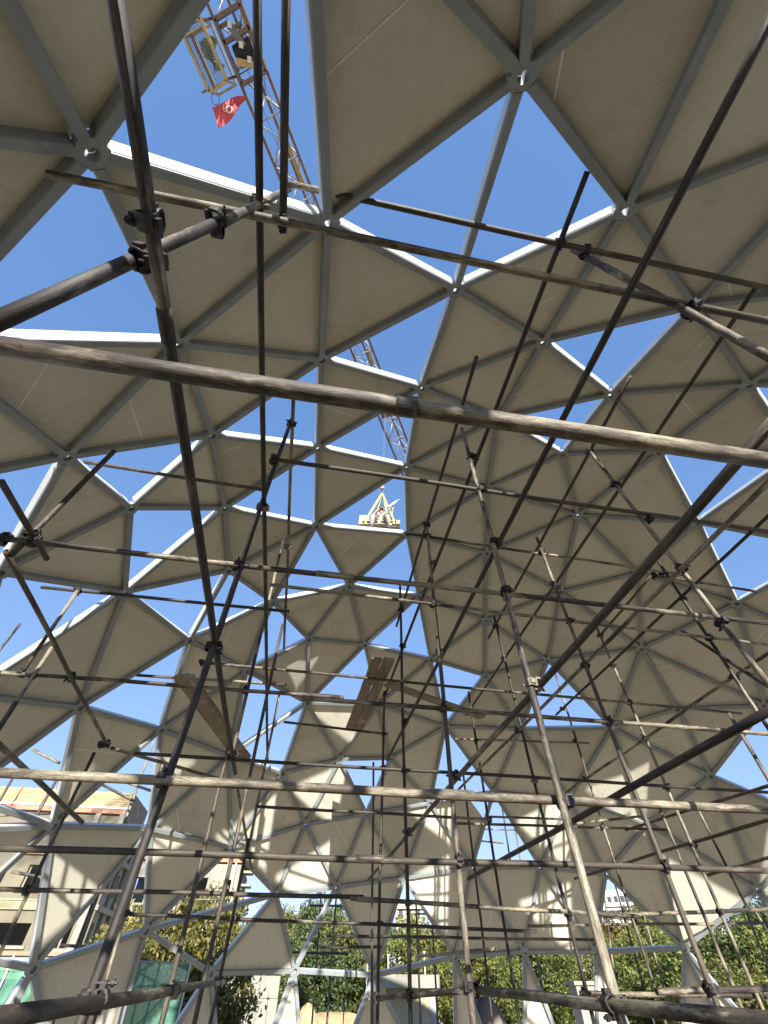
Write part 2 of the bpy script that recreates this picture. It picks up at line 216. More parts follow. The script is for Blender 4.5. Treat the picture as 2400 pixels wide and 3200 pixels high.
# ------------------------------------------------------------------ helpers
def link(o):
    COL.objects.link(o)
    return o

def root(name, loc, label, cat, group=None, rz=0.0):
    o = link(bpy.data.objects.new(name, None))
    o.empty_display_size = 0.3
    o.location = loc
    o.rotation_euler = (0, 0, rz)
    o['label'] = label
    o['category'] = cat
    if group:
        o['group'] = group
    return o

def tag(o, label, cat, group=None):
    o['label'] = label
    o['category'] = cat
    if group:
        o['group'] = group
    return o

def mesh_from(name, verts, faces, mat=None, smooth=False):
    me = bpy.data.meshes.new(name)
    me.from_pydata([tuple(v) for v in verts], [], faces)
    me.update()
    if mat:
        me.materials.append(mat)
    if smooth:
        for p in me.polygons:
            p.use_smooth = True
    return me

def part(name, verts, faces, mat, parent=None, smooth=False, origin=None):
    """a mesh given in the parent's space, with its own origin at its centre"""
    vs = [Vector(v) for v in verts]
    c = Vector(origin) if origin is not None else sum(vs, Vector()) / len(vs)
    o = link(bpy.data.objects.new(name, mesh_from(name, [v - c for v in vs], faces, mat, smooth)))
    o.location = c
    if parent:
        o.parent = parent
    return o

class Geo:
    """collects boxes, bars, prisms and tubes into one mesh"""
    def __init__(self):
        self.v, self.f = [], []
    def add(self, vs, fs):
        n = len(self.v)
        self.v += [Vector(v) for v in vs]
        self.f += [tuple(i + n for i in f) for f in fs]
        return self
    def box(self, x0, x1, y0, y1, z0, z1):
        vs = [(x, y, z) for z in (z0, z1) for y in (y0, y1) for x in (x0, x1)]
        return self.add(vs, [(0, 2, 3, 1), (4, 5, 7, 6), (0, 1, 5, 4), (2, 6, 7, 3), (0, 4, 6, 2), (1, 3, 7, 5)])
    def bar(self, a, b, w, h, up=(0, 0, 1)):
        a, b = Vector(a), Vector(b)
        d = (b - a).normalized()
        s = d.cross(Vector(up))
        if s.length < 1e-4:
            s = d.cross(Vector((1, 0, 0)))
        s.normalize()
        u = s.cross(d).normalized()
        vs = [p + s * (i * w / 2) + u * (j * h / 2) for p in (a, b) for j in (-1, 1) for i in (-1, 1)]
        return self.add(vs, [(0, 2, 3, 1), (4, 5, 7, 6), (0, 1, 5, 4), (2, 6, 7, 3), (0, 4, 6, 2), (1, 3, 7, 5)])
    def tube(self, pts, r, n=8, caps=True):
        pts = [Vector(p) for p in pts]
        rs = r if isinstance(r, (list, tuple)) else [r] * len(pts)
        base = len(self.v)
        prev = None
        for i, p in enumerate(pts):
            d = (pts[min(i + 1, len(pts) - 1)] - pts[max(i - 1, 0)]).normalized()
            if prev is None:
                s = d.orthogonal().normalized()
            else:
                s = (prev - d * prev.dot(d)).normalized()
            prev = s
            u = d.cross(s)
            for k in range(n):
                a = 2 * math.pi * k / n
                self.v.append(p + (s * math.cos(a) + u * math.sin(a)) * rs[i])
        for i in range(len(pts) - 1):
            for k in range(n):
                k2 = (k + 1) % n
                self.f.append((base + i * n + k, base + i * n + k2, base + (i + 1) * n + k2, base + (i + 1) * n + k))
        if caps:
            self.f.append(tuple(base + k for k in reversed(range(n))))
            self.f.append(tuple(base + (len(pts) - 1) * n + k for k in range(n)))
        return self
    def obj(self, name, mat, parent=None, smooth=False, origin=None):
        return part(name, self.v, self.f, mat, parent, smooth, origin)

# ------------------------------------------------------------------ materials
def nodes_of(name):
    m = bpy.data.materials.new(name)
    m.use_nodes = True
    nt = m.node_tree
    b = nt.nodes['Principled BSDF']
    return m, nt, b

def N(nt, kind, **kw):
    n = nt.nodes.new(kind)
    for k, v in kw.items():
        if k in n.inputs:
            n.inputs[k].default_value = v
        else:
            setattr(n, k, v)
    return n

def ramp(nt, fac, stops):
    r = nt.nodes.new('ShaderNodeValToRGB')
    el = r.color_ramp.elements
    while len(el) < len(stops):
        el.new(0.5)
    for e, (p, c) in zip(el, stops):
        e.position = p
        e.color = (*c, 1) if len(c) == 3 else c
    nt.links.new(fac, r.inputs['Fac'])
    return r.outputs['Color']

def mix(nt, fac, a, b, mode='MIX'):
    m = nt.nodes.new('ShaderNodeMix')
    m.data_type = 'RGBA'
    m.blend_type = mode
    for sock, v in ((m.inputs[0], fac), (m.inputs[6], a), (m.inputs[7], b)):
        if isinstance(v, bpy.types.NodeSocket):
            nt.links.new(v, sock)
        elif isinstance(v, (int, float)):
            sock.default_value = v
        else:
            sock.default_value = (*v, 1)
    return m.outputs[2]

def coords(nt, scale=(1, 1, 1), jitter=True):
    """object coordinates, shifted by a random amount per object so that copies differ"""
    tc = nt.nodes.new('ShaderNodeTexCoord')
    mp = nt.nodes.new('ShaderNodeMapping')
    mp.inputs['Scale'].default_value = scale
    nt.links.new(tc.outputs['Object'], mp.inputs['Vector'])
    if jitter:
        oi = nt.nodes.new('ShaderNodeObjectInfo')
        mu = nt.nodes.new('ShaderNodeMath')
        mu.operation = 'MULTIPLY'
        mu.inputs[1].default_value = 37.0
        nt.links.new(oi.outputs['Random'], mu.inputs[0])
        nt.links.new(mu.outputs[0], mp.inputs['Location'])
    return mp.outputs['Vector']

def noise(nt, vec, scale, detail=4.0, rough=0.6):
    n = N(nt, 'ShaderNodeTexNoise', Scale=scale, Detail=detail, Roughness=rough)
    nt.links.new(vec, n.inputs['Vector'])
    return n.outputs['Fac']

def bump(nt, b, height, strength, dist=0.01):
    n = N(nt, 'ShaderNodeBump', Strength=strength, Distance=dist)
    nt.links.new(height, n.inputs['Height'])
    nt.links.new(n.outputs['Normal'], b.inputs['Normal'])

def simple(name, col, rough=0.6, metal=0.0, var=0.15, scale=6.0, bmp=0.0):
    m, nt, b = nodes_of(name)
    v = coords(nt)
    f = noise(nt, v, scale)
    lo = tuple(c * (1 - var) for c in col)
    hi = tuple(min(1, c * (1 + var)) for c in col)
    nt.links.new(ramp(nt, f, [(0.3, lo), (0.7, hi)]), b.inputs['Base Color'])
    b.inputs['Roughness'].default_value = rough
    b.inputs['Metallic'].default_value = metal
    if bmp:
        bump(nt, b, f, bmp)
    return m

def island_mat(name, stops, rough=0.6, trans=0.0):
    m, nt, b = nodes_of(name)
    g = nt.nodes.new('ShaderNodeNewGeometry')
    c = ramp(nt, g.outputs['Random Per Island'], stops)
    nt.links.new(c, b.inputs['Base Color'])
    b.inputs['Roughness'].default_value = rough
    if trans:
        t = nt.nodes.new('ShaderNodeBsdfTranslucent')
        nt.links.new(c, t.inputs['Color'])
        ms = nt.nodes.new('ShaderNodeMixShader')
        ms.inputs[0].default_value = trans
        out = nt.nodes['Material Output']
        nt.links.new(b.outputs[0], ms.inputs[1])
        nt.links.new(t.outputs[0], ms.inputs[2])
        nt.links.new(ms.outputs[0], out.inputs['Surface'])
    return m

def panel_material():
    """dull fibre-cement sheet: fine grain, faint vertical rubbing, a few chalk scuffs"""
    m, nt, b = nodes_of('panel_sheet')
    v = coords(nt)
    big = noise(nt, v, 1.1, 3)
    col = ramp(nt, big, [(0.25, (0.545, 0.512, 0.398)), (0.75, (0.655, 0.622, 0.497))])
    vs = coords(nt, (14, 14, 1.2))
    st = noise(nt, vs, 1.6, 3)
    col = mix(nt, 0.22, col, ramp(nt, st, [(0.35, (0.47, 0.44, 0.37)), (0.65, (0.72, 0.69, 0.61))]))
    sc = noise(nt, coords(nt, (1, 1, 1)), 5.5, 2, 0.5)
    col = mix(nt, ramp(nt, sc, [(0.69, (0, 0, 0)), (0.76, (0.55, 0.55, 0.55))]), col, (0.62, 0.59, 0.53))
    grain = noise(nt, v, 130, 2)
    col = mix(nt, 0.09, col, ramp(nt, grain, [(0.35, (0.3, 0.28, 0.22)), (0.65, (0.82, 0.78, 0.68))]))
    oi = nt.nodes.new('ShaderNodeObjectInfo')
    col = mix(nt, 0.55, col, ramp(nt, oi.outputs['Random'], [(0.0, (0.66, 0.65, 0.62)), (0.35, (0.85, 0.85, 0.85)), (0.7, (0.93, 0.90, 0.84)), (1.0, (1.0, 1.0, 1.0))]), 'MULTIPLY')
    wat = noise(nt, coords(nt, (1.0, 1.0, 0.35)), 2.3, 5, 0.7)
    col = mix(nt, ramp(nt, wat, [(0.56, (0, 0, 0)), (0.72, (0.38, 0.38, 0.38))]), col, (0.30, 0.255, 0.165))
    nt.links.new(col, b.inputs['Base Color'])
    b.inputs['Roughness'].default_value = 0.62
    bump(nt, b, grain, 0.12, 0.002)
    return m

def strut_material():
    """grey shop primer on steel, scuffed, a little rust"""
    m, nt, b = nodes_of('primer_paint')
    v = coords(nt)
    f = noise(nt, v, 4, 4)
    col = ramp(nt, f, [(0.3, (0.215, 0.235, 0.235)), (0.7, (0.275, 0.292, 0.288))])
    r = noise(nt, v, 9, 5, 0.7)
    col = mix(nt, ramp(nt, r, [(0.70, (0, 0, 0)), (0.76, (0.8, 0.8, 0.8))]), col, (0.23, 0.11, 0.05))
    s = noise(nt, v, 26, 2)
    col = mix(nt, ramp(nt, s, [(0.68, (0, 0, 0)), (0.74, (0.5, 0.5, 0.5))]), col, (0.6, 0.6, 0.57))
    nt.links.new(col, b.inputs['Base Color'])
    b.inputs['Roughness'].default_value = 0.48
    bump(nt, b, f, 0.05, 0.003)
    return m

def tube_material(name, bias, dim):
    """old scaffold tube: near-black rust, worn steel, long scrapes and crusts of dried cement; bias and dim paint in light and shade"""
    m, nt, b = nodes_of(name)
    oi = nt.nodes.new('ShaderNodeObjectInfo')
    tint = ramp(nt, oi.outputs['Random'], [(0.0, (0.010, 0.009, 0.009)), (0.3, (0.022, 0.016, 0.013)), (0.65, (0.055, 0.042, 0.029)), (1.0, (0.115, 0.090, 0.056))])
    f = noise(nt, coords(nt, (1, 1, 0.22)), 24, 8, 0.78)
    streak = noise(nt, coords(nt, (1, 1, 0.045)), 60, 5, 0.75)
    col = mix(nt, 0.5, ramp(nt, f, [(0.36, (0.010, 0.008, 0.008)), (0.5, (0.045, 0.030, 0.021)), (0.64, (0.15, 0.115, 0.075))]), tint)
    pat = noise(nt, coords(nt, (1, 1, 0.26)), 3.4, 6, 0.75)
    wn_ = nt.nodes.new('ShaderNodeTexWhiteNoise')
    wn_.noise_dimensions = '1D'
    nt.links.new(oi.outputs['Random'], wn_.inputs['W'])
    ad = nt.nodes.new('ShaderNodeMath')
    ad.operation = 'MULTIPLY_ADD'
    ad.inputs[1].default_value = 0.12
    nt.links.new(wn_.outputs['Value'], ad.inputs[0])
    sb = nt.nodes.new('ShaderNodeMath')
    sb.operation = 'SUBTRACT'
    sb.inputs[1].default_value = 0.06 - bias
    nt.links.new(pat, ad.inputs[2])
    nt.links.new(ad.outputs[0], sb.inputs[0])
    pat = sb.outputs[0]
    cement = ramp(nt, f, [(0.34, (0.10, 0.08, 0.052)), (0.5, (0.25, 0.21, 0.14)), (0.66, (0.50, 0.44, 0.31))])
    col = mix(nt, ramp(nt, pat, [(0.50, (0, 0, 0)), (0.58, (0.9, 0.9, 0.9))]), col, cement)
    col = mix(nt, ramp(nt, streak, [(0.54, (0, 0, 0)), (0.62, (0.6, 0.6, 0.6))]), col, (0.014, 0.011, 0.010))
    col = mix(nt, ramp(nt, streak, [(0.34, (0.32, 0.32, 0.32)), (0.41, (0, 0, 0))]), col, (0.27, 0.23, 0.16))
    fine = noise(nt, coords(nt, (1, 1, 0.5)), 120, 4, 0.75)
    col = mix(nt, ramp(nt, fine, [(0.58, (0, 0, 0)), (0.66, (0.7, 0.7, 0.7))]), col, (0.022, 0.016, 0.013))
    nt.links.new(mix(nt, 1.0, col, (dim, dim, dim), 'MULTIPLY'), b.inputs['Base Color'])
    b.inputs['Roughness'].default_value = 0.6
    bump(nt, b, f, 0.7, 0.005)
    return m

def ground_material():
    """pale sand outside, and a made-up dark floor zone under the dome that cuts bounce light"""
    m, nt, b = nodes_of('site_ground')
    v = coords(nt, jitter=False)
    f = noise(nt, v, 0.35, 6, 0.65)
    g = noise(nt, v, 7, 5, 0.7)
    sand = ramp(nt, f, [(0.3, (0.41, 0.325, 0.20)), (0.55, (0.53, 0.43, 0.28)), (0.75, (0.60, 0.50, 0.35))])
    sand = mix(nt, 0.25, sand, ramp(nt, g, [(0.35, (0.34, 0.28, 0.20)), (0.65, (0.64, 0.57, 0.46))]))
    soil = ramp(nt, f, [(0.3, (0.046, 0.030, 0.012)), (0.7, (0.078, 0.052, 0.022))])  # dark floor tone, added so that less light bounces up to the ceiling
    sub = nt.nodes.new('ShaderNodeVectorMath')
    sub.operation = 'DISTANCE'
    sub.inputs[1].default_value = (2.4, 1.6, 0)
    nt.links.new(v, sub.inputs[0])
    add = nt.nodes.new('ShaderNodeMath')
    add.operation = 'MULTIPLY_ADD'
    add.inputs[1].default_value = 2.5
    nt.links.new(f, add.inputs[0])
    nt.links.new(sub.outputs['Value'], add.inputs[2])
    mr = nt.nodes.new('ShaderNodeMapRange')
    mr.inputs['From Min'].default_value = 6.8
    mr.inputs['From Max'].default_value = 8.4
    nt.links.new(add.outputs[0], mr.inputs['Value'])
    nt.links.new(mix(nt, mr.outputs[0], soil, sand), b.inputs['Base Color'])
    b.inputs['Roughness'].default_value = 0.95
    bump(nt, b, g, 0.5, 0.05)
    return m

def concrete_material(name, base, stain):
    m, nt, b = nodes_of(name)
    v = coords(nt, (1, 1, 0.45), jitter=False)
    f = noise(nt, v, 0.9, 6, 0.65)
    g = noise(nt, v, 8, 4)
    col = ramp(nt, f, [(0.32, stain), (0.5, base), (0.7, tuple(min(1, c * 1.18) for c in base))])
    col = mix(nt, 0.2, col, ramp(nt, g, [(0.3, tuple(c * 0.6 for c in base)), (0.7, tuple(min(1, c * 1.25) for c in base))]))
    nt.links.new(col, b.inputs['Base Color'])
    b.inputs['Roughness'].default_value = 0.9
    bump(nt, b, g, 0.3, 0.02)
    return m

def wood_material(name, c1, c2, rough=0.8):
    m, nt, b = nodes_of(name)
    v = coords(nt, (9, 9, 0.8))
    f = noise(nt, v, 3.0, 6, 0.65)
    col = ramp(nt, f, [(0.3, c1), (0.7, c2)])
    s = noise(nt, coords(nt), 5, 4, 0.7)
    col = mix(nt, ramp(nt, s, [(0.55, (0, 0, 0)), (0.68, (0.6, 0.6, 0.6))]), col, (0.42, 0.39, 0.33))
    nt.links.new(col, b.inputs['Base Color'])
    b.inputs['Roughness'].default_value = rough
    bump(nt, b, f, 0.3, 0.004)
    return m

M_PANEL = panel_material()
M_STRUT = strut_material()
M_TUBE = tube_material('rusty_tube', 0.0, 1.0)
M_TUBE_DARK = tube_material('shade_toned_tube', -0.13, 0.75)  # dimmer, less cement: partly shade painted into the colour of shadowed tubes
M_TUBE_PALE = tube_material('sun_toned_cement_tube', 0.05, 0.92)  # more cement cover, partly sunlight painted into the colour of lit tubes
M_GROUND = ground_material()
M_CONC = concrete_material('raw_concrete', (0.185, 0.162, 0.108), (0.125, 0.105, 0.062))
M_CONC_PALE = concrete_material('pale_plaster', (0.29, 0.27, 0.215), (0.22, 0.195, 0.14))
M_CONC_GREY = concrete_material('grey_concrete', (0.33, 0.33, 0.32), (0.24, 0.24, 0.23))
M_PLANK = wood_material('site_plank', (0.13, 0.095, 0.06), (0.27, 0.21, 0.145))
M_PALE_WOOD = wood_material('new_timber', (0.36, 0.29, 0.17), (0.50, 0.42, 0.27))
M_YELLOW_BOARD = simple('yellow_formwork', (0.40, 0.31, 0.15), 0.7, var=0.12)
M_ORANGE = simple('orange_primer', (0.42, 0.20, 0.115), 0.7, var=0.2)
M_COUPLER = simple('greasy_clamp', (0.030, 0.024, 0.022), 0.55, 0.3, var=0.5, scale=30, bmp=0.4)
M_COUPLER_TAN = simple('cement_clamp', (0.19, 0.155, 0.11), 0.7, 0.0, var=0.4, scale=30, bmp=0.4)
M_HUB_CAP = simple('zinc_cap', (0.62, 0.63, 0.62), 0.4, 0.3, var=0.1)
M_DARK = simple('dark_void', (0.015, 0.014, 0.013), 0.8)
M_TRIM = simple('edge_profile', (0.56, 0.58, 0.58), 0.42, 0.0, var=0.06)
M_SEAM = simple('joint_filler', (0.74, 0.70, 0.60), 0.7, var=0.1)
M_CRANE = simple('crane_brown', (0.15, 0.10, 0.075), 0.5, 0.2, var=0.3)
M_CRANE_LACE = simple('crane_lacing', (0.36, 0.31, 0.26), 0.5, 0.2, var=0.25)
M_CRANE_Y = simple('crane_yellow', (0.40, 0.30, 0.15), 0.5, var=0.2)
M_WIRE = simple('steel_rope', (0.16, 0.16, 0.17), 0.5, 0.5)
M_RED = simple('red_cloth', (0.50, 0.075, 0.10), 0.8, var=0.15)
M_WHITE = simple('white_paint', (0.62, 0.61, 0.58), 0.6, var=0.06)
M_SKIN = simple('skin', (0.40, 0.215, 0.145), 0.55, var=0.08)
M_SHIRT = simple('grey_shirt', (0.13, 0.125, 0.12), 0.9, var=0.15)
M_TROUSERS = simple('pale_grey_trousers', (0.27, 0.245, 0.215), 0.9, var=0.12, scale=14)
M_BEARD = simple('dark_beard', (0.035, 0.028, 0.025), 0.9)
M_SLING = simple('yellow_webbing', (0.72, 0.60, 0.14), 0.8, var=0.1)
M_GREEN = simple('green_tarp', (0.22, 0.36, 0.25), 0.7, var=0.25)
M_MARK = simple('pen_ink', (0.10, 0.10, 0.12), 0.8)
M_SOIL = simple('dark_soil', (0.15, 0.125, 0.10), 0.95, var=0.35, scale=3, bmp=0.6)
M_ROCK = simple('ochre_sand_heap', (0.48, 0.34, 0.17), 0.95, var=0.25, scale=2, bmp=0.6)
M_BARK = simple('bark', (0.16, 0.12, 0.085), 0.95, var=0.4, scale=12, bmp=0.6)
M_FAR_WALL = simple('far_white_wall', (0.66, 0.64, 0.60), 0.8, var=0.06)
M_FAR_YELLOW = simple('far_yellow_wall', (0.66, 0.55, 0.32), 0.8, var=0.06)
M_WINDOW = simple('dark_window', (0.06, 0.07, 0.08), 0.15)
M_HILL = simple('hazy_hill', (0.40, 0.35, 0.34), 1.0, var=0.1, scale=0.01)
LEAF = {
    0: island_mat('leaf_yellow', [(0.0, (0.09, 0.10, 0.022)), (0.45, (0.17, 0.16, 0.035)), (0.8, (0.27, 0.215, 0.05)), (1.0, (0.33, 0.27, 0.085))], 0.55, 0.42),
    1: island_mat('leaf_green', [(0.0, (0.09, 0.12, 0.025)), (0.5, (0.19, 0.215, 0.045)), (1.0, (0.35, 0.36, 0.10))], 0.5, 0.42),
    2: island_mat('leaf_olive', [(0.0, (0.09, 0.11, 0.025)), (0.5, (0.20, 0.20, 0.05)), (1.0, (0.33, 0.285, 0.085))], 0.55, 0.42),
    3: island_mat('leaf_dark', [(0.0, (0.04, 0.065, 0.02)), (0.6, (0.075, 0.11, 0.032)), (1.0, (0.13, 0.16, 0.05))], 0.5, 0.25),
    4: island_mat('leaf_amber', [(0.0, (0.10, 0.085, 0.02)), (0.5, (0.22, 0.14, 0.03)), (1.0, (0.32, 0.20, 0.05))], 0.55, 0.42),
}

def glass_material():
    m, nt, b = nodes_of('green_glass')
    out = nt.nodes['Material Output']
    tr = nt.nodes.new('ShaderNodeBsdfTransparent')
    tr.inputs['Color'].default_value = (0.60, 0.86, 0.76, 1)
    gl = nt.nodes.new('ShaderNodeBsdfGlossy')
    gl.inputs['Color'].default_value = (0.75, 0.95, 0.86, 1)
    gl.inputs['Roughness'].default_value = 0.03
    ms = nt.nodes.new('ShaderNodeMixShader')
    fr = nt.nodes.new('ShaderNodeFresnel')
    fr.inputs['IOR'].default_value = 1.75
    v = coords(nt, jitter=False)
    d = noise(nt, v, 3, 4)
    df = nt.nodes.new('ShaderNodeBsdfDiffuse')
    df.inputs['Color'].default_value = (0.36, 0.68, 0.52, 1)
    m2 = nt.nodes.new('ShaderNodeMixShader')
    nt.links.new(ramp(nt, d, [(0.3, (0.08, 0.08, 0.08)), (0.7, (0.28, 0.28, 0.28))]), m2.inputs[0])
    nt.links.new(fr.outputs[0], ms.inputs[0])
    nt.links.new(tr.outputs[0], ms.inputs[1])
    nt.links.new(gl.outputs[0], ms.inputs[2])
    nt.links.new(ms.outputs[0], m2.inputs[1])
    nt.links.new(df.outputs[0], m2.inputs[2])
    nt.links.new(m2.outputs[0], out.inputs['Surface'])
    return m
M_GLASS = glass_material()

# ------------------------------------------------------------------ ground and far hills
def build_ground():
    rng = random.Random(2)
    n, vs, fs = 60, [], []
    half = [0] + [0.9 * 1.32 ** i for i in range(1, 31)]
    xs = [-h for h in reversed(half[1:])] + half
    for y in xs:
        for x in xs:
            r = math.hypot(x - 2.7, y - 4.7)
            amp = 0 if r < 8.5 else min(0.18, (r - 8.5) * 0.03) if r < 90 else 0.0
            vs.append((x, y, -0.02 + amp * (rng.random() - 0.6)))
    k = len(xs)
    for j in range(k - 1):
        for i in range(k - 1):
            fs.append((j * k + i, j * k + i + 1, (j + 1) * k + i + 1, (j + 1) * k + i))
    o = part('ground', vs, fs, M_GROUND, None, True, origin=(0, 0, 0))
    o['kind'] = 'structure'
    # far hills
    vs, fs = [], []
    m = 120
    for i in range(m):
        a = R_(-75 + 150 * i / (m - 1))
        d = 6500
        h = 300 + 190 * math.sin(i * 0.21 + 0.6) + 120 * math.sin(i * 0.53) + 60 * rng.random()
        for dd, hh in ((0, -20), (900, max(60, h)), (2600, -20)):
            vs.append(((d + dd) * math.sin(a), (d + dd) * math.cos(a), hh))
    for i in range(m - 1):
        for j in range(2):
            fs.append((i * 3 + j, (i + 1) * 3 + j, (i + 1) * 3 + j + 1, i * 3 + j + 1))
    o = part('hills', vs, fs, M_HILL, None, True, origin=(0, 0, 0))
    o['kind'] = 'structure'
build_ground()

# ------------------------------------------------------------------ the shell
ND = {k: Vector(v) for k, v in NODES.items()}
SCN = Vector(SHELL_CENTRE)
SHELL = root('geodesic_shell', (SCN.x, SCN.y, 0), 'large half-open geodesic dome of grey steel struts and beige triangular panels', 'dome')
OFF = Vector((SCN.x, SCN.y, 0))
STRUT_W, STRUT_D = 0.066, 0.092

def radial(p):
    return (p - SCN).normalized()

def strut_geo(g, a, b):
    A, B = ND[a], ND[b]
    d = (B - A).normalized()
    up = radial((A + B) / 2)
    up = (up - d * up.dot(d)).normalized()
    s = d.cross(up)
    w = STRUT_W / 2
    prof = [(-w, 0.006), (-w + 0.006, 0), (w - 0.006, 0), (w, 0.006), (w, STRUT_D), (-w, STRUT_D)]
    L = (B - A).length
    vs = []
    for t in (0.083, L - 0.083):
        for x, y in prof:
            vs.append(A + d * t + s * x + up * y - OFF)
    n = 6
    fs = [tuple((k, (k + 1) % n, (k + 1) % n + n, k + n)) for k in range(n)] + [tuple(reversed(range(n))), tuple(range(n, 2 * n))]
    g.add(vs, fs)

def hub_geo(k, rng):
    """hexagonal plate with a round hole, a tube behind it"""
    p, up = ND[k], radial(ND[k])
    ref = None
    for a, b in STRUTS + STRUTS_BEHIND:
        if k in (a, b):
            ref = ND[b if a == k else a] - p
            break
    s = (ref - up * ref.dot(up)).normalized()
    u = up.cross(s)
    g = Geo()
    n = 24
    def ringpt(r, a, z):
        return p + (s * math.cos(a) + u * math.sin(a)) * r + up * z - OFF
    def hexr(a):
        t = (a + math.pi / 6) % (math.pi / 3) - math.pi / 6
        return 0.090 * math.cos(math.pi / 6) / math.cos(t) * 1.06
    rows = []
    for r, z in (('h', 0.045), ('h', -0.004), (0.041, -0.004), (0.041, 0.085)):
        rows.append([ringpt(hexr(2 * math.pi * i / n) if r == 'h' else r, 2 * math.pi * i / n, z) for i in range(n)])
    vs = [v for row in rows for v in row]
    fs = []
    for j in range(3):
        for i in range(n):
            i2 = (i + 1) % n
            fs.append((j * n + i, j * n + i2, (j + 1) * n + i2, (j + 1) * n + i))
    g.add(vs, fs)
    a0 = rng.random() * 6.28
    cap = [ringpt(0.0405, a0 + math.pi * 1.25 * i / 12, 0.055) for i in range(13)]
    slots = Geo()
    for q in (0.5, 1.6, 2.9):
        c = p + (s * math.cos(a0 + q) + u * math.sin(a0 + q)) * 0.022 + up * 0.0525 - OFF
        t1 = (s * math.cos(a0 + q) + u * math.sin(a0 + q)) * 0.006
        t2 = up.cross(t1).normalized() * 0.0035
        slots.add([c - t1 - t2, c + t1 - t2, c + t1 + t2, c - t1 + t2], [(0, 1, 2, 3)])
    return g, cap, slots

def panel_geo(t, rng):
    """sheet between three struts, corners clipped short of the hubs"""
    pts = [ND[i] + radial(ND[i]) * 0.070 for i in t]
    nrm = (pts[1] - pts[0]).cross(pts[2] - pts[0]).normalized()
    if nrm.dot(radial(sum(pts, Vector()) / 3)) < 0:
        nrm = -nrm
    ring = []
    for i in range(3):
        p, q, r = pts[i], pts[(i + 1) % 3], pts[(i - 1) % 3]
        cut = rng.uniform(0.062, 0.094)
        if t in BIG_CUT and i == BIG_CUT[t]:
            cut = 0.62
        e1, e2 = (q - p).normalized(), (r - p).normalized()
        ring += [p + e2 * cut, p + e1 * cut]
    th = 0.014
    n = len(ring)
    vs = [v - OFF for v in ring] + [v + nrm * th - OFF for v in ring]
    fs = [tuple(range(n)), tuple(reversed(range(n, 2 * n)))] + [(i, (i + 1) % n, (i + 1) % n + n, i + n) for i in range(n)]
    return vs, fs, pts, nrm

BIG_CUT = {(39, 40, 41): 1}

def build_shell():
    rng = random.Random(5)
    beams = {}
    for a, b in STRUTS:
        g = Geo()
        strut_geo(g, a, b)
        beams[(a, b)] = g.obj('strut', M_STRUT, SHELL)
        beams[(a, b)]['ends'] = (a, b)
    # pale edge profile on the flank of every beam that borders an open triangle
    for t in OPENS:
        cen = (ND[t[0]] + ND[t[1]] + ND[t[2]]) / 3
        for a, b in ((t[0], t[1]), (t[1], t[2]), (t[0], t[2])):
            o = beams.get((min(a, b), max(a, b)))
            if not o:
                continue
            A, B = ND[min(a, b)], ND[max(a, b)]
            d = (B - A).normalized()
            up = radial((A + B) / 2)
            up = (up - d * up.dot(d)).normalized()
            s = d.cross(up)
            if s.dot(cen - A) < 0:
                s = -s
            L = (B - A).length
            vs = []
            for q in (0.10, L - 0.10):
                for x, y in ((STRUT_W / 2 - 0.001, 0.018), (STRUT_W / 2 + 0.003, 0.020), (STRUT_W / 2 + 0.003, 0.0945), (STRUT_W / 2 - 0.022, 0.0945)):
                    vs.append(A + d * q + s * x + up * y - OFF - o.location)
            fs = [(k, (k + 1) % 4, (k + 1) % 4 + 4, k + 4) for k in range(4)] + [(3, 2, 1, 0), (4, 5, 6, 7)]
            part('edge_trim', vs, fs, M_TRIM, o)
    g = Geo()
    for a, b in STRUTS_BEHIND:
        strut_geo(g, a, b)
    o = g.obj('strut', M_STRUT, SHELL)
    o['kind'] = 'stuff'
    for k in HUBS:
        hg, cap, slots = hub_geo(k, rng)
        h = hg.obj('hub', M_STRUT, SHELL, origin=ND[k] - OFF)
        c = part('hub_cap', [v - (ND[k] - OFF) for v in cap], [tuple(range(len(cap)))], M_HUB_CAP, h)
        part('bolt_slot', [v - (ND[k] - OFF) for v in slots.v], slots.f, M_DARK, h)
    g = Geo()
    for k in HUBS_BEHIND:
        hg, cap, slots = hub_geo(k, rng)
        g.add(hg.v, hg.f)
    o = g.obj('hub', M_STRUT, SHELL)
    o['kind'] = 'stuff'
    for t in PANELS:
        vs, fs, pts, nrm = panel_geo(t, rng)
        o = part('panel', vs, fs, M_PANEL, SHELL)
        if rng.random() < 0.62:
            # a filled joint where two sheets meet
            i = rng.randrange(3)
            p, q, r = pts[i], pts[(i + 1) % 3], pts[(i + 2) % 3]
            f = rng.uniform(0.2, 0.7)
            a = p + (q - p) * f
            b = p + (r - p) * min(0.93, max(0.07, f + rng.uniform(-0.12, 0.12)))
            a, b = a + (b - a) * 0.06, b + (a - b) * 0.06
            d = (b - a).normalized()
            s = d.cross(nrm) * 0.0062
            z = -nrm * 0.002
            c = o.location
            sv = [a - s + z - OFF - c, a + s + z - OFF - c, b + s + z - OFF - c, b - s + z - OFF - c]
            part('joint_strip', sv, [(0, 1, 2, 3)], M_SEAM, o)
    g = Geo()
    for t in PANELS_BEHIND:
        vs, fs, pts, nrm = panel_geo(t, rng)
        g.add(vs, fs)
    o = g.obj('panel', M_PANEL, SHELL)
    o['kind'] = 'stuff'
build_shell()

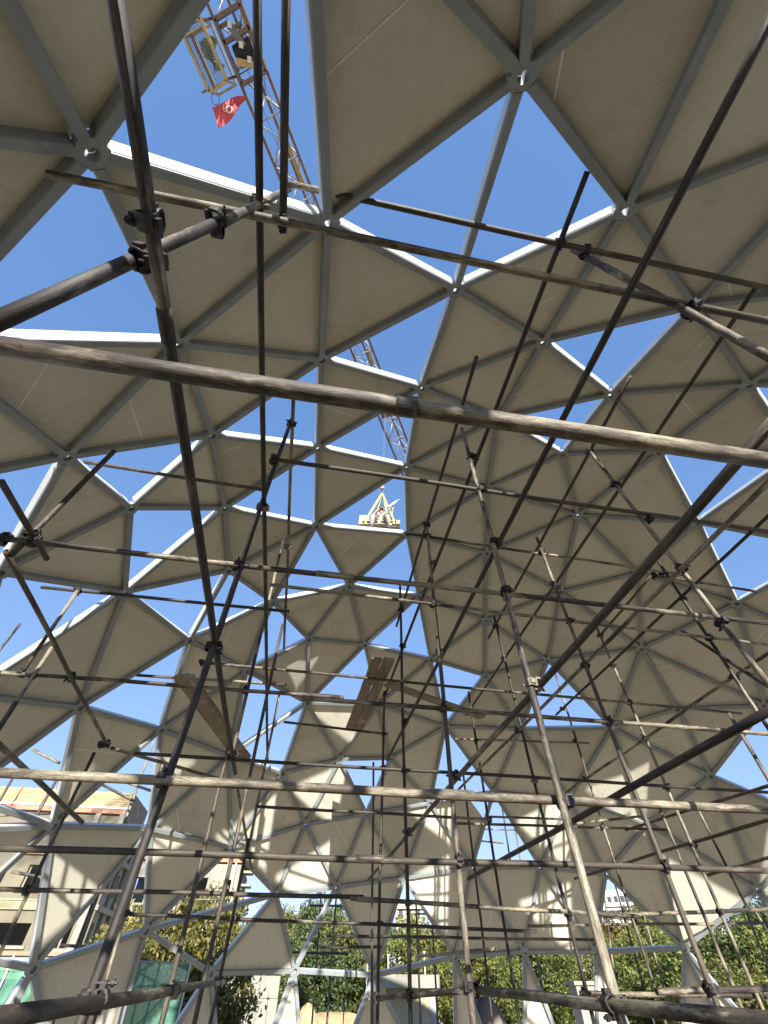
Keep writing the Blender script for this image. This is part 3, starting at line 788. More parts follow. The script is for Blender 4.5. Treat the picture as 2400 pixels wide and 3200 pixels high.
def painted_marks():
    """pen marks the erectors left on two of the struts"""
    def mark(a, b, t, side, size, lines, target, along=1):
        o = next(x for x in SHELL.children if x.name.split('.')[0] == 'strut' and tuple(x.get('ends', ())) == (a, b))
        A, B = ND[a], ND[b]
        d = (B - A).normalized()
        up = radial((A + B) / 2)
        up = (up - d * up.dot(d)).normalized()
        s = d.cross(up)
        if target is not None:
            if s.dot(target - A) < 0:
                s = -s
            base = A + (B - A) * t + s * (STRUT_W / 2 + 0.0045) + up * 0.055
            ex, ey = d * along, up
        else:
            base = A + (B - A) * t - up * 0.0012
            ex, ey = d * along, s
        g = Geo()
        for ln in lines:
            g.tube([base + ex * (x * size) + ey * (y * size) - OFF - o.location for x, y in ln], 0.0016, 5)
        g.obj('pen_mark', M_MARK, o)
    ring = [(0.6 * math.cos(2 * math.pi * i / 16), 0.42 * math.sin(2 * math.pi * i / 16)) for i in range(17)]
    mark(7, 88, 0.14, 1, 0.06, [ring, [(-0.3, 0.28), (-0.1, -0.2), (0.2, 0.25)], [(-0.05, 0.3), (0.1, 0.05), (0.3, 0.1)]], ND[1], -1)
    mark(2, 7, 0.62, 1, 0.06, [[(0.3, 0.4), (0.0, 0.35), (0.1, 0.1), (-0.1, 0.0), (0.0, -0.4)], [(0.0, 0.1), (0.25, 0.15)]], None)
painted_marks()

# ------------------------------------------------------------------ scaffolding
TUBE_R = 0.0218

def tube_obj(name, a, b, parent, rng, r=TUBE_R, n=14, mat=None):
    a, b = Vector(a), Vector(b)
    L = (b - a).length
    m = max(3, int(L / 0.35))
    ph1, ph2 = rng.random() * 6.28, rng.random() * 6.28
    amp = min(0.006, 0.0012 * L)
    vs, fs = [], []
    for rad in (r, r * 0.82):
        base = len(vs)
        for i in range(m + 1):
            t = i / m
            env = math.sin(math.pi * t)
            ox, oy = amp * env * math.sin(2.3 * t * math.pi + ph1), amp * env * math.sin(3.1 * t * math.pi + ph2)
            for k in range(n):
                an = 2 * math.pi * k / n
                vs.append((ox + rad * math.cos(an), oy + rad * math.sin(an), (t - 0.5) * L))
        for i in range(m):
            for k in range(n):
                k2 = (k + 1) % n
                q = (base + i * n + k, base + i * n + k2, base + (i + 1) * n + k2, base + (i + 1) * n + k)
                fs.append(q if rad == r else tuple(reversed(q)))
    half = (m + 1) * n
    for i in (0, m):
        for k in range(n):
            k2 = (k + 1) % n
            q = (i * n + k, i * n + k2, half + i * n + k2, half + i * n + k)
            fs.append(tuple(reversed(q)) if i == 0 else q)
    o = link(bpy.data.objects.new(name, mesh_from(name, vs, fs, mat or M_TUBE, True)))
    o.location = (a + b) / 2
    o.rotation_euler = (b - a).to_track_quat('Z', 'Y').to_euler()
    o.parent = parent
    return o

def coupler_meshes():
    """right-angle clamp: two hinged half shells at right angles on a saddle; local z = first tube, x = second tube, y apart"""
    rng = random.Random(3)
    g = Geo()
    def shell(axis, cy, ang0):
        n = 12
        rows = []
        for (r, z) in ((0.0255, -0.027), (0.0335, -0.027), (0.0345, 0.0), (0.0335, 0.027), (0.0255, 0.027)):
            row = []
            for i in range(n):
                a = 2 * math.pi * i / n
                rr = r + (0.006 if i in (2, 3, 8) else 0)
                x, y = rr * math.cos(a + ang0), rr * math.sin(a + ang0)
                row.append((x, y + cy, z) if axis == 'z' else (z, y + cy, x))
            rows.append(row)
        vs = [v for r_ in rows for v in r_]
        fs = []
        for j in range(4):
            for i in range(n):
                i2 = (i + 1) % n
                fs.append((j * n + i, j * n + i2, (j + 1) * n + i2, (j + 1) * n + i))
        g.add(vs, fs)
    shell('z', -0.026, 0.3)
    shell('x', 0.026, 1.1)
    g.box(-0.026, 0.026, -0.012, 0.012, -0.026, 0.026)
    # lugs with the bolts
    g.box(0.030, 0.052, -0.036, -0.012, -0.020, 0.020)
    g.box(-0.046, -0.030, -0.046, -0.010, -0.016, 0.016)
    g.box(-0.020, 0.020, 0.012, 0.036, 0.030, 0.052)
    g.box(-0.016, 0.016, 0.010, 0.046, -0.046, -0.030)
    me = mesh_from('coupler', g.v, g.f)
    bz = Geo()
    bz.tube([(0.043, -0.075, 0.0), (0.043, 0.012, 0.0)], 0.0065, 6)
    bz.tube([(0.043, -0.064, 0.0), (0.043, -0.050, 0.0)], 0.013, 6)
    bolt1 = mesh_from('bolt', bz.v, bz.f)
    bz = Geo()
    bz.tube([(0.0, -0.012, 0.043), (0.0, 0.075, 0.043)], 0.0065, 6)
    bz.tube([(0.0, 0.050, 0.043), (0.0, 0.064, 0.043)], 0.013, 6)
    bolt2 = mesh_from('bolt', bz.v, bz.f)
    out = []
    for mat in (M_COUPLER, M_COUPLER_TAN):
        trio = []
        for q in (me, bolt1, bolt2):
            q2 = q.copy()
            q2.materials.append(mat)
            trio.append(q2)
        out.append(trio)
    return out

def build_scaffold():
    rng = random.Random(9)
    sc = root('tube_scaffold', (1.4, 5.0, 0), 'dense grid of rusty scaffold tubes and clamps standing inside the dome', 'scaffolding')
    off = Vector(sc.location)
    dirs = []
    for a, b in TUBES:
        a, b = Vector(a), Vector(b)
        if a.z < b.z:
            a, b = b, a
        up = abs((a - b).normalized().z)
        if up > 0.9 and b.z < 2.2:          # standards run down to a foot on the ground
            k = (b.z - 0.01) / (a.z - b.z)
            b = b + (b - a) * k
        flat = up < 0.25
        name = 'standard' if up > 0.9 else ('ledger' if flat else 'brace')
        fin = (M_TUBE_DARK, M_TUBE, M_TUBE_PALE)[TUBE_TONE[len(dirs)]]
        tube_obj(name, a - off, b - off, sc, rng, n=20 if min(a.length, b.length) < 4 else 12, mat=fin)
        dirs.append((b - a).normalized())
    kinds = coupler_meshes()
    proto = []
    for k, (me, b1, b2) in enumerate(kinds):
        proto.append((me, b1, b2))
    for c, i, j in COUPLERS:
        d1, d2 = dirs[i], dirs[j]
        z = d1
        y = d1.cross(d2)
        if y.length < 0.05:
            y = d1.orthogonal()
        y.normalize()
        # tube i is at -y of the clamp when it lies on that side
        ai, aj = Vector(TUBES[i][0]), Vector(TUBES[j][0])
        ci = ai + d1 * (Vector(c) - ai).dot(d1)
        cj = aj + d2 * (Vector(c) - aj).dot(d2)
        if (cj - ci).dot(y) < 0:
            y = -y
        x = y.cross(z)
        rot = Matrix((x, y, z)).transposed()
        me, b1, b2 = proto[1 if rng.random() < 0.10 else 0]
        o = link(bpy.data.objects.new('coupler', me))
        o.matrix_world = Matrix.Translation(Vector(c) - off) @ rot.to_4x4() @ Matrix.Diagonal((0.90, 0.90, 0.90, 1))
        o.parent = sc
        for bm_ in (b1, b2):
            bo = link(bpy.data.objects.new('bolt', bm_))
            bo.parent = o
    for c, i, L in SLEEVES:
        d = dirs[i]
        c = Vector(c)
        a0 = Vector(TUBES[i][0])
        c = a0 + d * (c - a0).dot(d)
        tube_obj('sleeve', c - d * L / 2 - off, c + d * L / 2 - off, sc, rng, r=0.0256, n=16)
    # a second, sunlit scaffold outside
    so = root('tube_scaffold', (-4.0, 9.5, 0), 'loose sunlit scaffold tubes seen outside the dome, in front of the concrete building and trees', 'scaffolding')
    off = Vector(so.location)
    for a, b in OUTER_TUBES:
        a, b = Vector(a), Vector(b)
        if a.z < b.z:
            a, b = b, a
        up = abs((a - b).normalized().z)
        if up > 0.9:
            b = b + (b - a) * ((b.z - 0.01) / (a.z - b.z))
        tube_obj('standard' if up > 0.9 else 'ledger', a - off, b - off, so, rng, n=8)
build_scaffold()

# ------------------------------------------------------------------ planks lying on the tubes
def plank(a, b, w, th, label, lift=0.0, rz=0):
    a, b = Vector(a), Vector(b)
    L = (b - a).length
    g = Geo()
    rng = random.Random(int(L * 1000))
    n = 10
    for i in range(n + 1):
        z = (i / n - 0.5) * L
        e = rng.uniform(-0.006, 0.006)
        g.v += [Vector((-w / 2 + e, -th / 2, z)), Vector((w / 2 + e, -th / 2, z)), Vector((w / 2 + e * 0.4, th / 2, z)), Vector((-w / 2 + e * 0.4, th / 2, z))]
    for i in range(n):
        for k in range(4):
            k2 = (k + 1) % 4
            g.f.append((i * 4 + k, i * 4 + k2, (i + 1) * 4 + k2, (i + 1) * 4 + k))
    g.f += [(3, 2, 1, 0), tuple(n * 4 + k for k in range(4))]
    o = link(bpy.data.objects.new('scaffold_plank', mesh_from('scaffold_plank', g.v, g.f, M_PLANK)))
    z = (b - a).normalized()
    x = z.cross(Vector((0, 0, 1))).normalized()
    y = z.cross(x)
    o.matrix_world = Matrix.Translation((a + b) / 2 + Vector((0, 0, lift))) @ Matrix((x, y, z)).transposed().to_4x4()
    tag(o, label, 'plank')
    return o
plank((-1.46, 4.84, 4.07), (-0.81, 6.50, 3.80), 0.22, 0.05, 'single steep brown plank on the left, its thick sawn end facing down')
plank((0.93, 5.94, 5.13), (0.83, 8.72, 5.13), 0.16, 0.04, 'left board of the pair of cement-smeared planks lying high across two tubes')
plank((1.12, 5.92, 5.13), (1.00, 8.72, 5.13), 0.17, 0.04, 'right board of the pair of cement-smeared planks lying high across two tubes')
plank((1.25, 6.84, 5.19), (3.30, 7.84, 5.19), 0.17, 0.04, 'thin plank lying crosswise on the pair of planks, running off to the right')

# ------------------------------------------------------------------ tower crane overhead
def build_crane():
    J = Vector((1.51, 8.41, 18.12))
    d = Vector((0.5006, 0.8657, 0))
    s = Vector((0.8657, -0.5006, 0))
    up = Vector((0, 0, 1))
    base = J + d * 74.0
    cr = root('tower_crane', (base.x, base.y, 0), 'tower crane with brown lattice jib crossing the blue sky over the dome', 'crane')
    off = Vector((base.x, base.y, 0))
    W, H, PITCH = 0.40, 0.74, 1.02
    def P(t, side, h):
        return J + d * t + s * side + up * h - off
    s0, s1 = -24.0, 72.0
    for side, h in ((-W, 0), (W, 0), (0, H)):
        g = Geo().bar(P(s0, side, h), P(s1, side, h), 0.075, 0.075)
        g.obj('chord', M_CRANE, cr)
    far = Geo()
    k, t = 0, s0
    while t < s1 - PITCH:
        near = -18 < t < 8
        for (a, b) in ((P(t, -W, 0), P(t, W, 0)),
                       (P(t, -W, 0), P(t + PITCH / 2, 0, H)), (P(t + PITCH / 2, 0, H), P(t + PITCH, -W, 0)),
                       (P(t, W, 0), P(t + PITCH / 2, 0, H)), (P(t + PITCH / 2, 0, H), P(t + PITCH, W, 0)),
                       (P(t, -W if k % 2 else W, 0), P(t + PITCH, W if k % 2 else -W, 0))):
            if near:
                Geo().tube([a, b], 0.019, 6).obj('lacing', M_CRANE_LACE, cr, True)
            else:
                far.tube([a, b], 0.02, 4)
        t += PITCH
        k += 1
    o = far.obj('lacing', M_CRANE_LACE, cr)
    o['kind'] = 'stuff'
    for side, h in ((-0.1, 0.1), (0.08, 0.08), (0.2, 0.15)):
        Geo().tube([P(s0, side, h), P(s1, side, h)], 0.007, 5).obj('hoist_rope', M_WIRE, cr)
    # walkway plates in the jib
    for t0, t1 in ((-9.1, -7.9), (-5.6, -4.9), (-2.6, -1.9)):
        Geo().bar(P(t0, 0.16, 0.32), P(t1, 0.16, 0.32), 0.12, 0.05).obj('walkway_plate', M_CRANE_Y, cr)
    # trolley with winch
    tz = -11.15
    g = Geo()
    for a, b in (((-0.62, -0.36), (0.62, -0.36)), ((-0.62, 0.40), (0.62, 0.40)), ((-0.62, -0.36), (-0.62, 0.40)), ((0.62, -0.36), (0.62, 0.40)), ((-0.2, -0.36), (-0.2, 0.40))):
        g.bar(P(tz + a[0], a[1], -0.12), P(tz + b[0], b[1], -0.12), 0.09, 0.14)
    g.obj('trolley_frame', M_CRANE, cr)
    g = Geo().tube([P(tz + 0.1, -0.22, 0.02), P(tz + 0.1, 0.26, 0.02)], 0.22, 16)
    g.obj('winch_drum', M_DARK, cr, False)
    Geo().bar(P(tz - 0.55, 0.36, -0.02), P(tz + 0.5, 0.36, -0.02), 0.1, 0.16).obj('trolley_guard', M_CRANE_Y, cr)
    for a in (-0.5, -0.1, 0.45):
        for sd in (-0.38, 0.38):
            Geo().tube([P(tz + a, sd - 0.04, -0.03), P(tz + a, sd + 0.04, -0.03)], 0.07, 12).obj('trolley_wheel', M_CRANE, cr)
    Geo().bar(P(tz - 0.4, -0.05, -0.16), P(tz + 0.05, 0.1, -0.16), 0.16, 0.1).obj('gearbox', M_WIRE, cr)
    Geo().bar(P(tz + 0.2, -0.25, -0.17), P(tz + 0.5, 0.3, -0.17), 0.14, 0.1).obj('gearbox', M_CRANE_Y, cr)
    for a, sd, L in ((-0.48, -0.2, 0.3), (-0.35, 0.12, 0.22), (-0.05, 0.3, 0.4), (0.32, -0.1, 0.25), (0.5, 0.2, 0.2)):
        Geo().bar(P(tz + a, sd - L / 2, -0.05), P(tz + a, sd + L / 2, -0.05), 0.07, 0.1).obj('trolley_strut', M_CRANE_LACE if a > 0 else M_CRANE, cr)
    for a in (-0.4, 0.0, 0.3):
        Geo().box(-0.05, 0.05, -0.06, 0.06, -0.05, 0.05).obj('junction_box', M_WHITE, cr, origin=(0, 0, 0)).location = P(tz + a, 0.05 + 0.2 * a, -0.2)
    # service basket beside the jib
    b0, b1, c0, c1, zb, zt = tz - 0.75, tz + 0.45, -1.24, -0.66, -0.28, 0.62
    corners = [(b0, c0), (b1, c0), (b1, c1), (b0, c1)]
    for q in range(4):
        (ta, sa), (tb, sb) = corners[q], corners[(q + 1) % 4]
        Geo().bar(P(ta, sa, zb), P(tb, sb, zb), 0.075, 0.075).obj('basket_rail', M_CRANE_Y, cr)
        Geo().bar(P(ta, sa, zt), P(tb, sb, zt), 0.05, 0.05).obj('basket_rail', M_CRANE_Y, cr)
        Geo().bar(P(ta, sa, zb), P(ta, sa, zt), 0.05, 0.05).obj('basket_post', M_CRANE_Y, cr)
    mesh = Geo()
    for q in range(1, 26):
        t = b0 + (b1 - b0) * q / 26
        mesh.bar(P(t, c0, zb), P(t, c1, zb), 0.007, 0.006)
    for q in range(1, 11):
        c = c0 + (c1 - c0) * q / 11
        mesh.bar(P(b0, c, zb + 0.008), P(b1, c, zb + 0.008), 0.012, 0.008)
    mesh.obj('basket_mesh', M_WIRE, cr)
    Geo().bar(P(b0 + 0.1, c0 + 0.18, zb - 0.03), P(b1, c0 + 0.18, zb - 0.03), 0.05, 0.04).obj('basket_rail', M_CRANE, cr)
    Geo().bar(P(b0 + 0.15, c0 + 0.05, zb + 0.05), P(b0 + 0.15, c0 + 0.5, zb + 0.05), 0.03, 0.28).obj('basket_board', M_CRANE_Y, cr)
    for t in (b0 + 0.05, b1 - 0.05):
        Geo().bar(P(t, c0 - 0.2, zb + 0.02), P(t, c0, zb + 0.02), 0.05, 0.05).obj('basket_lug', M_WIRE, cr)
        Geo().bar(P(t, c1, zb + 0.1), P(t, -W, 0.1), 0.05, 0.05).obj('basket_arm', M_CRANE, cr)
    # ring under the basket
    g = Geo()
    ctr = P(b1 + 0.2, c0 + 0.1, zb - 0.1)
    g.tube([ctr + (d * math.cos(a) + s * math.sin(a)) * 0.11 for a in [2 * math.pi * i / 18 for i in range(19)]], 0.012, 6)
    g.obj('tow_ring', M_WIRE, cr)
    # load trolley and rope above the pallet
    Geo().bar(P(-0.3, 0, -0.08), P(0.3, 0, -0.08), 0.5, 0.1).obj('load_trolley', M_CRANE, cr)
    hk = Vector((1.40, 8.43, 12.75))
    for q in (-0.05, 0.05):
        Geo().tube([J + d * q - up * 0.1 - off, hk + d * q - off], 0.006, 5).obj('hoist_rope', M_WIRE, cr)
    g = Geo().bar(hk + up * 0.02 - off, hk - up * 0.16 - off, 0.12, 0.07, up=(1, 0, 0))
    g.tube([hk - up * 0.03 - s * 0.06 - off, hk - up * 0.03 + s * 0.06 - off], 0.085, 14)
    g.obj('hook_block', M_CRANE_LACE, cr)
    pts = [hk - up * 0.16, hk - up * 0.22, hk - up * 0.27 + s * 0.05, hk - up * 0.33 + s * 0.045, hk - up * 0.36, hk - up * 0.33 - s * 0.045]
    Geo().tube([p - off for p in pts], [0.02, 0.02, 0.02, 0.02, 0.018, 0.008], 8).obj('hook', M_WIRE, cr, True)
    # mast far off at the other end
    for sx in (-0.8, 0.8):
        for sy in (-0.8, 0.8):
            Geo().bar(Vector((sx, sy, 0)), Vector((sx, sy, 21.5)), 0.16, 0.16, up=(1, 0, 0)).obj('mast_leg', M_CRANE_Y, cr)
    z = 0.0
    lat = Geo()
    while z < 21:
        for a, b in (((-.8, -.8), (.8, -.8)), ((.8, -.8), (.8, .8)), ((.8, .8), (-.8, .8)), ((-.8, .8), (-.8, -.8))):
            lat.bar(Vector((*a, z)), Vector((*b, z)), 0.08, 0.08)
            lat.bar(Vector((*a, z)), Vector((*b, z + 1.6)), 0.08, 0.08)
        z += 1.6
    lat.obj('mast_lattice', M_CRANE_Y, cr)
    Geo().box(-0.1, 1.5, -2.3, -0.9, 16.0, 18.0).obj('operator_cab', M_FAR_WALL, cr)
    # flag hanging from the jib
    vs, fs = [], []
    a0 = J + d * -10.3 - s * (W + 0.02) - up * 0.02
    n, m = 14, 8
    for i in range(n + 1):
        u = i / n
        for j in range(m + 1):
            v = j / m - 0.5
            wdt = 0.14 + 0.52 * u ** 0.8
            along = -1.45 * u
            p = a0 - s * (0.95 * u) + d * (v * wdt * 0.75 + 0.10 * u) - up * (0.32 * u * u + v * wdt * 0.45)
            p += up * (0.04 * math.sin(u * 8 + v * 4)) + d * (0.03 * math.sin(u * 6 - v * 5))
            vs.append(p)
    for i in range(n):
        for j in range(m):
            k = i * (m + 1) + j
            fs.append((k, k + 1, k + m + 2, k + m + 1))
    c = sum(vs, Vector()) / len(vs)
    fl = part('flag', vs, fs, M_RED, None, True, origin=a0)
    tag(fl, 'torn red flag with a pale ring emblem flying from the crane jib', 'flag')
    em_v, em_f = [], []
    def surf(u, v):
        wdt = 0.14 + 0.52 * u ** 0.8
        p = a0 - s * (0.95 * u) + d * (v * wdt * 0.75 + 0.10 * u) - up * (0.32 * u * u + v * wdt * 0.45)
        return p + up * (0.04 * math.sin(u * 8 + v * 4)) + d * (0.03 * math.sin(u * 6 - v * 5)) - up * 0.012 - d * 0.004
    for (cu, cv, ru) in ((0.55, 0.05, 0.10), (0.67, 0.0, 0.05)):
        b0_ = len(em_v)
        for i in range(20):
            a = 2 * math.pi * i / 20
            for r in (ru, ru * 0.55):
                em_v.append(surf(cu + r * math.cos(a), cv + 1.9 * r * math.sin(a)) - a0)
        for i in range(20):
            i2 = (i + 1) % 20
            em_f.append((b0_ + i * 2, b0_ + i2 * 2, b0_ + i2 * 2 + 1, b0_ + i * 2 + 1))
    part('emblem', em_v, em_f, simple('pale_print', (0.78, 0.52, 0.48), 0.8), fl)
    # green tarpaulin lump in the basket
    q0 = J + d * (b0 + 0.30) + s * (c1 - 0.16) + up * (zb + 0.08)
    vs, fs = [], []
    rng = random.Random(4)
    for i in range(11):
        for j in range(6):
            u, v = i / 10, j / 5 - 0.5
            w = 0.16 + 0.10 * math.sin(u * 7.0)
            vs.append(q0 + d * (0.62 * u) + s * (v * w * 2 + 0.05 * math.sin(u * 9)) + up * (0.16 * abs(math.sin(v * 5 + u * 4)) + rng.uniform(-0.02, 0.05)))
    for i in range(10):
        for j in range(5):
            k = i * 6 + j
            fs.append((k, k + 1, k + 7, k + 6))
    tp = part('folded_tarpaulin', vs, fs, M_GREEN)
    tag(tp, 'crumpled pale green tarpaulin lying in the yellow service basket of the crane', 'tarpaulin')
build_crane()

# ------------------------------------------------------------------ worker on the hanging pallet
def build_load():
    loc = Vector((1.36, 8.60, 10.66))
    rz = R_(-11)
    pal = root('pallet', loc, 'pale wooden pallet hanging from the crane hook high above the dome', 'pallet', rz=rz)
    W, D = 1.22, 0.84
    for i in range(7):
        y = -D / 2 + 0.05 + i * (D - 0.1) / 6
        Geo().box(-W / 2, W / 2, y - 0.048, y + 0.048, 0.122, 0.144).obj('deck_board', M_PALE_WOOD, pal)
    for x in (-W / 2 + 0.06, 0, W / 2 - 0.06):
        Geo().box(x - 0.05, x + 0.05, -D / 2, D / 2, 0.100, 0.1215).obj('stringer_board', M_PALE_WOOD, pal)
        for y in (-D / 2 + 0.06, 0, D / 2 - 0.06):
            Geo().box(x - 0.05, x + 0.05, y - 0.06, y + 0.06, 0.022, 0.0995).obj('block', M_PALE_WOOD, pal)
    for y in (-D / 2 + 0.06, 0, D / 2 - 0.06):
        Geo().box(-W / 2, W / 2, y - 0.05, y + 0.05, 0.0, 0.0215).obj('bottom_board', M_PALE_WOOD, pal)
    M = Matrix.Translation(loc) @ Matrix.Rotation(rz, 4, 'Z')
    hook = Vector((1.40, 8.43, 12.40))
    def wp(x, y, z):
        return M @ Vector((x, y, z))
    corners = ((-0.40, -D / 2 - 0.012, 0.0), (0.42, -D / 2 - 0.012, 0.0), (-0.40, D / 2 + 0.012, 0.0), (0.42, D / 2 + 0.012, 0.0))
    names = ('yellow webbing sling from the crane hook to the pallet front, beside the white box', 'yellow webbing sling from the crane hook to the pallet front, nearest the raised sealant gun',
             'yellow webbing sling running behind the worker to the box end of the pallet', 'yellow webbing sling running behind the worker to the bare end of the pallet')
    for cpt, nm in zip(corners, names):
        e = wp(*cpt)
        mid = wp(cpt[0], cpt[1], 0.15)
        g = Geo()
        dirv = (mid - hook).normalized()
        g.bar(hook + dirv * 0.02, mid, 0.055, 0.008, up=(0.3, -1, 0.2))
        g.bar(mid, e - Vector((0, 0, 0.012)), 0.055, 0.008, up=(0.3, -1, 0.2))
        tag(g.obj('lifting_sling', M_SLING), nm, 'sling', 'slings carrying the pallet')
    # boxes on the left end
    g = Geo().box(-0.14, 0.14, -0.14, 0.14, 0.0, 0.27)
    bx = root('carton', wp(-0.45, -0.24, 0.146), 'white taped carton standing at the left end of the hanging pallet', 'box', rz=rz)
    g.obj('carton_body', M_WHITE, bx)
    Geo().box(-0.1395, 0.1395, -0.143, -0.1405, 0.11, 0.125).obj('red_stripe', M_RED, bx)
    Geo().box(-0.12, 0.06, -0.143, -0.1405, 0.03, 0.05).obj('printed_line', M_MARK, bx)
    # ---- the person, sitting on the front edge, legs hanging
    per = root('person', wp(0.04, -0.20, 0.145), 'bald bearded worker in grey shirt and pale trousers sitting on the hanging pallet', 'person', rz=rz)
    def skin(name, chains, mat, sub=2, rootv=None):
        """chains: lists of (xyz, radius); shared points join"""
        vs, es, rad, idx = [], [], [], {}
        for ch in chains:
            prev = None
            for p, r in ch:
                key = tuple(round(c, 4) for c in p)
                if key not in idx:
                    idx[key] = len(vs)
                    vs.append(p)
                    rad.append(r)
                if prev is not None:
                    es.append((prev, idx[key]))
                prev = idx[key]
        me = bpy.data.meshes.new(name)
        me.from_pydata(vs, es, [])
        o = link(bpy.data.objects.new(name, me))
        o.modifiers.new('skin', 'SKIN').use_smooth_shade = True
        ss = o.modifiers.new('sub', 'SUBSURF')
        ss.levels = sub
        ss.render_levels = sub
        if not me.skin_vertices:
            me.skin_vertices.new()
        for i, sv in enumerate(me.skin_vertices[0].data):
            r = rad[i]
            sv.radius = r if isinstance(r, tuple) else (r, r)
            sv.use_root = i == 0
        dg = bpy.context.evaluated_depsgraph_get()
        dg.update()
        me2 = bpy.data.meshes.new_from_object(o.evaluated_get(dg))
        o.modifiers.clear()
        o.data = me2
        me2.name = name
        me2.materials.clear()
        me2.materials.append(mat)
        for p in me2.polygons:
            p.use_smooth = True
        o.parent = per
        return o
    pel, che, nck = (0, 0.02, 0.10), (0, 0.01, 0.40), (0.01, -0.01, 0.56)
    hands = []
    def hand(w, f, side, curl):
        """palm, four fingers and a thumb from wrist w along f"""
        w, f, side = Vector(w), Vector(f).normalized(), Vector(side).normalized()
        nrm = f.cross(side) * curl
        palm = w + f * 0.06
        out = [[(tuple(w), 0.026), (tuple(palm), (0.040, 0.022))]]
        for k, (o_, ln) in enumerate(((-0.028, 0.07), (-0.009, 0.08), (0.010, 0.075), (0.028, 0.06))):
            b = palm + side * o_ + f * 0.03
            out.append([(tuple(palm), (0.040, 0.022)), (tuple(b), 0.011), (tuple(b + f * ln * 0.4 + nrm * ln * 0.25), 0.010), (tuple(b + f * ln * 0.5 + nrm * ln * 0.75), 0.008)])
        t = w + f * 0.03 - side * 0.035
        out.append([(tuple(w), 0.026), (tuple(t), 0.012), (tuple(t + f * 0.035 - side * 0.01 + nrm * 0.03), 0.009)])
        return out
    wl, wr = (-0.10, -0.16, 0.52), (0.36, -0.20, 0.50)
    body = [[(pel, 0.15), ((0, 0.02, 0.25), 0.145), (che, (0.165, 0.12)), ((0.005, 0.0, 0.51), (0.09, 0.075)), (nck, 0.058), ((0.015, -0.03, 0.64), (0.078, 0.085)), ((0.02, -0.025, 0.73), (0.082, 0.095)), ((0.02, -0.02, 0.785), (0.06, 0.07))],
            [(che, (0.165, 0.12)), ((-0.185, 0.0, 0.46), 0.062), ((-0.30, -0.12, 0.25), 0.043), (wl, 0.028)],
            [(che, (0.165, 0.12)), ((0.19, 0.0, 0.46), 0.062), ((0.31, -0.06, 0.22), 0.043), (wr, 0.028)],
            [(pel, 0.15), ((-0.10, -0.03, 0.085), 0.09), ((-0.22, -0.36, 0.05), 0.062), ((-0.235, -0.40, -0.20), 0.052), ((-0.24, -0.38, -0.38), 0.038), ((-0.245, -0.49, -0.42), 0.030)],
            [(pel, 0.15), ((0.10, -0.03, 0.085), 0.09), ((0.19, -0.36, 0.06), 0.062), ((0.23, -0.38, -0.18), 0.052), ((0.25, -0.33, -0.36), 0.038), ((0.29, -0.43, -0.41), 0.030)]]
    body += hand(wl, (0.45, -0.05, 0.9), (-0.8, -0.5, 0.3), 1) + hand(wr, (0.12, -0.35, 0.9), (0.75, -0.6, -0.2), -1)
    skin('body', body, M_SKIN, 2)
    skin('shirt', [[((0, 0.02, 0.12), 0.165), ((0, 0.02, 0.26), 0.158), (che, (0.178, 0.132)), ((0.005, 0.0, 0.50), (0.10, 0.085))],
                   [(che, (0.178, 0.132)), ((-0.185, 0.0, 0.46), 0.076), ((-0.235, -0.055, 0.36), 0.066)],
                   [(che, (0.178, 0.132)), ((0.19, 0.0, 0.46), 0.076), ((0.245, -0.03, 0.345), 0.066)]], M_SHIRT, 2)
    skin('trousers', [[((0, 0.02, 0.07), 0.165), ((-0.10, -0.03, 0.085), 0.112), ((-0.22, -0.36, 0.045), 0.085), ((-0.235, -0.405, -0.18), 0.078), ((-0.24, -0.39, -0.34), 0.070)],
                      [((0, 0.02, 0.07), 0.165), ((0.10, -0.03, 0.085), 0.112), ((0.19, -0.36, 0.055), 0.085), ((0.23, -0.385, -0.17), 0.076), ((0.248, -0.335, -0.32), 0.066)]], M_TROUSERS, 2)
    skin('shoe', [[((-0.24, -0.37, -0.415), 0.045), ((-0.243, -0.46, -0.43), 0.045), ((-0.246, -0.54, -0.44), 0.035)]], M_WHITE, 2)
    skin('shoe', [[((0.255, -0.32, -0.395), 0.045), ((0.28, -0.41, -0.425), 0.045), ((0.30, -0.485, -0.44), 0.035)]], M_WHITE, 2)
    skin('beard', [[((0.07, -0.07, 0.635), 0.035), ((0.03, -0.125, 0.615), 0.045), ((-0.045, -0.09, 0.635), 0.035)], [((0.03, -0.125, 0.615), 0.045), ((0.03, -0.135, 0.645), (0.03, 0.012))]], M_BEARD, 1)
    for ex in (-0.008, 0.062):
        Geo().tube([(ex, -0.118, 0.722), (ex, -0.114, 0.722)], 0.011, 8).obj('eye', M_DARK, per)
        Geo().bar((ex - 0.022, -0.121, 0.743), (ex + 0.022, -0.121, 0.745), 0.012, 0.008).obj('eyebrow', M_BEARD, per)
    Geo().tube([(0.028, -0.112, 0.725), (0.03, -0.142, 0.688), (0.03, -0.118, 0.680)], [0.009, 0.017, 0.012], 8).obj('nose', M_SKIN, per, True)
    for sx in (-0.068, 0.108):
        Geo().tube([(sx, -0.02, 0.675), (sx * 1.06 - 0.001, -0.012, 0.705), (sx, -0.01, 0.735)], [0.008, 0.016, 0.012], 8).obj('ear', M_SKIN, per, True)
    for x0, x1 in ((-0.12, 0.06), (0.13, -0.02)):
        Geo().bar((x0, -0.10, 0.50), (x1, -0.158, 0.20), 0.03, 0.006, up=(0, -1, 0)).obj('harness_strap', M_SLING if x0 > 0 else M_WHITE, per)
    # sealant gun held up in the hand
    PM = Matrix.Translation(wp(0.04, -0.20, 0.145)) @ Matrix.Rotation(rz, 4, 'Z')
    a, b = PM @ Vector((0.22, -0.27, 0.50)), PM @ Vector((0.56, -0.30, 0.86))
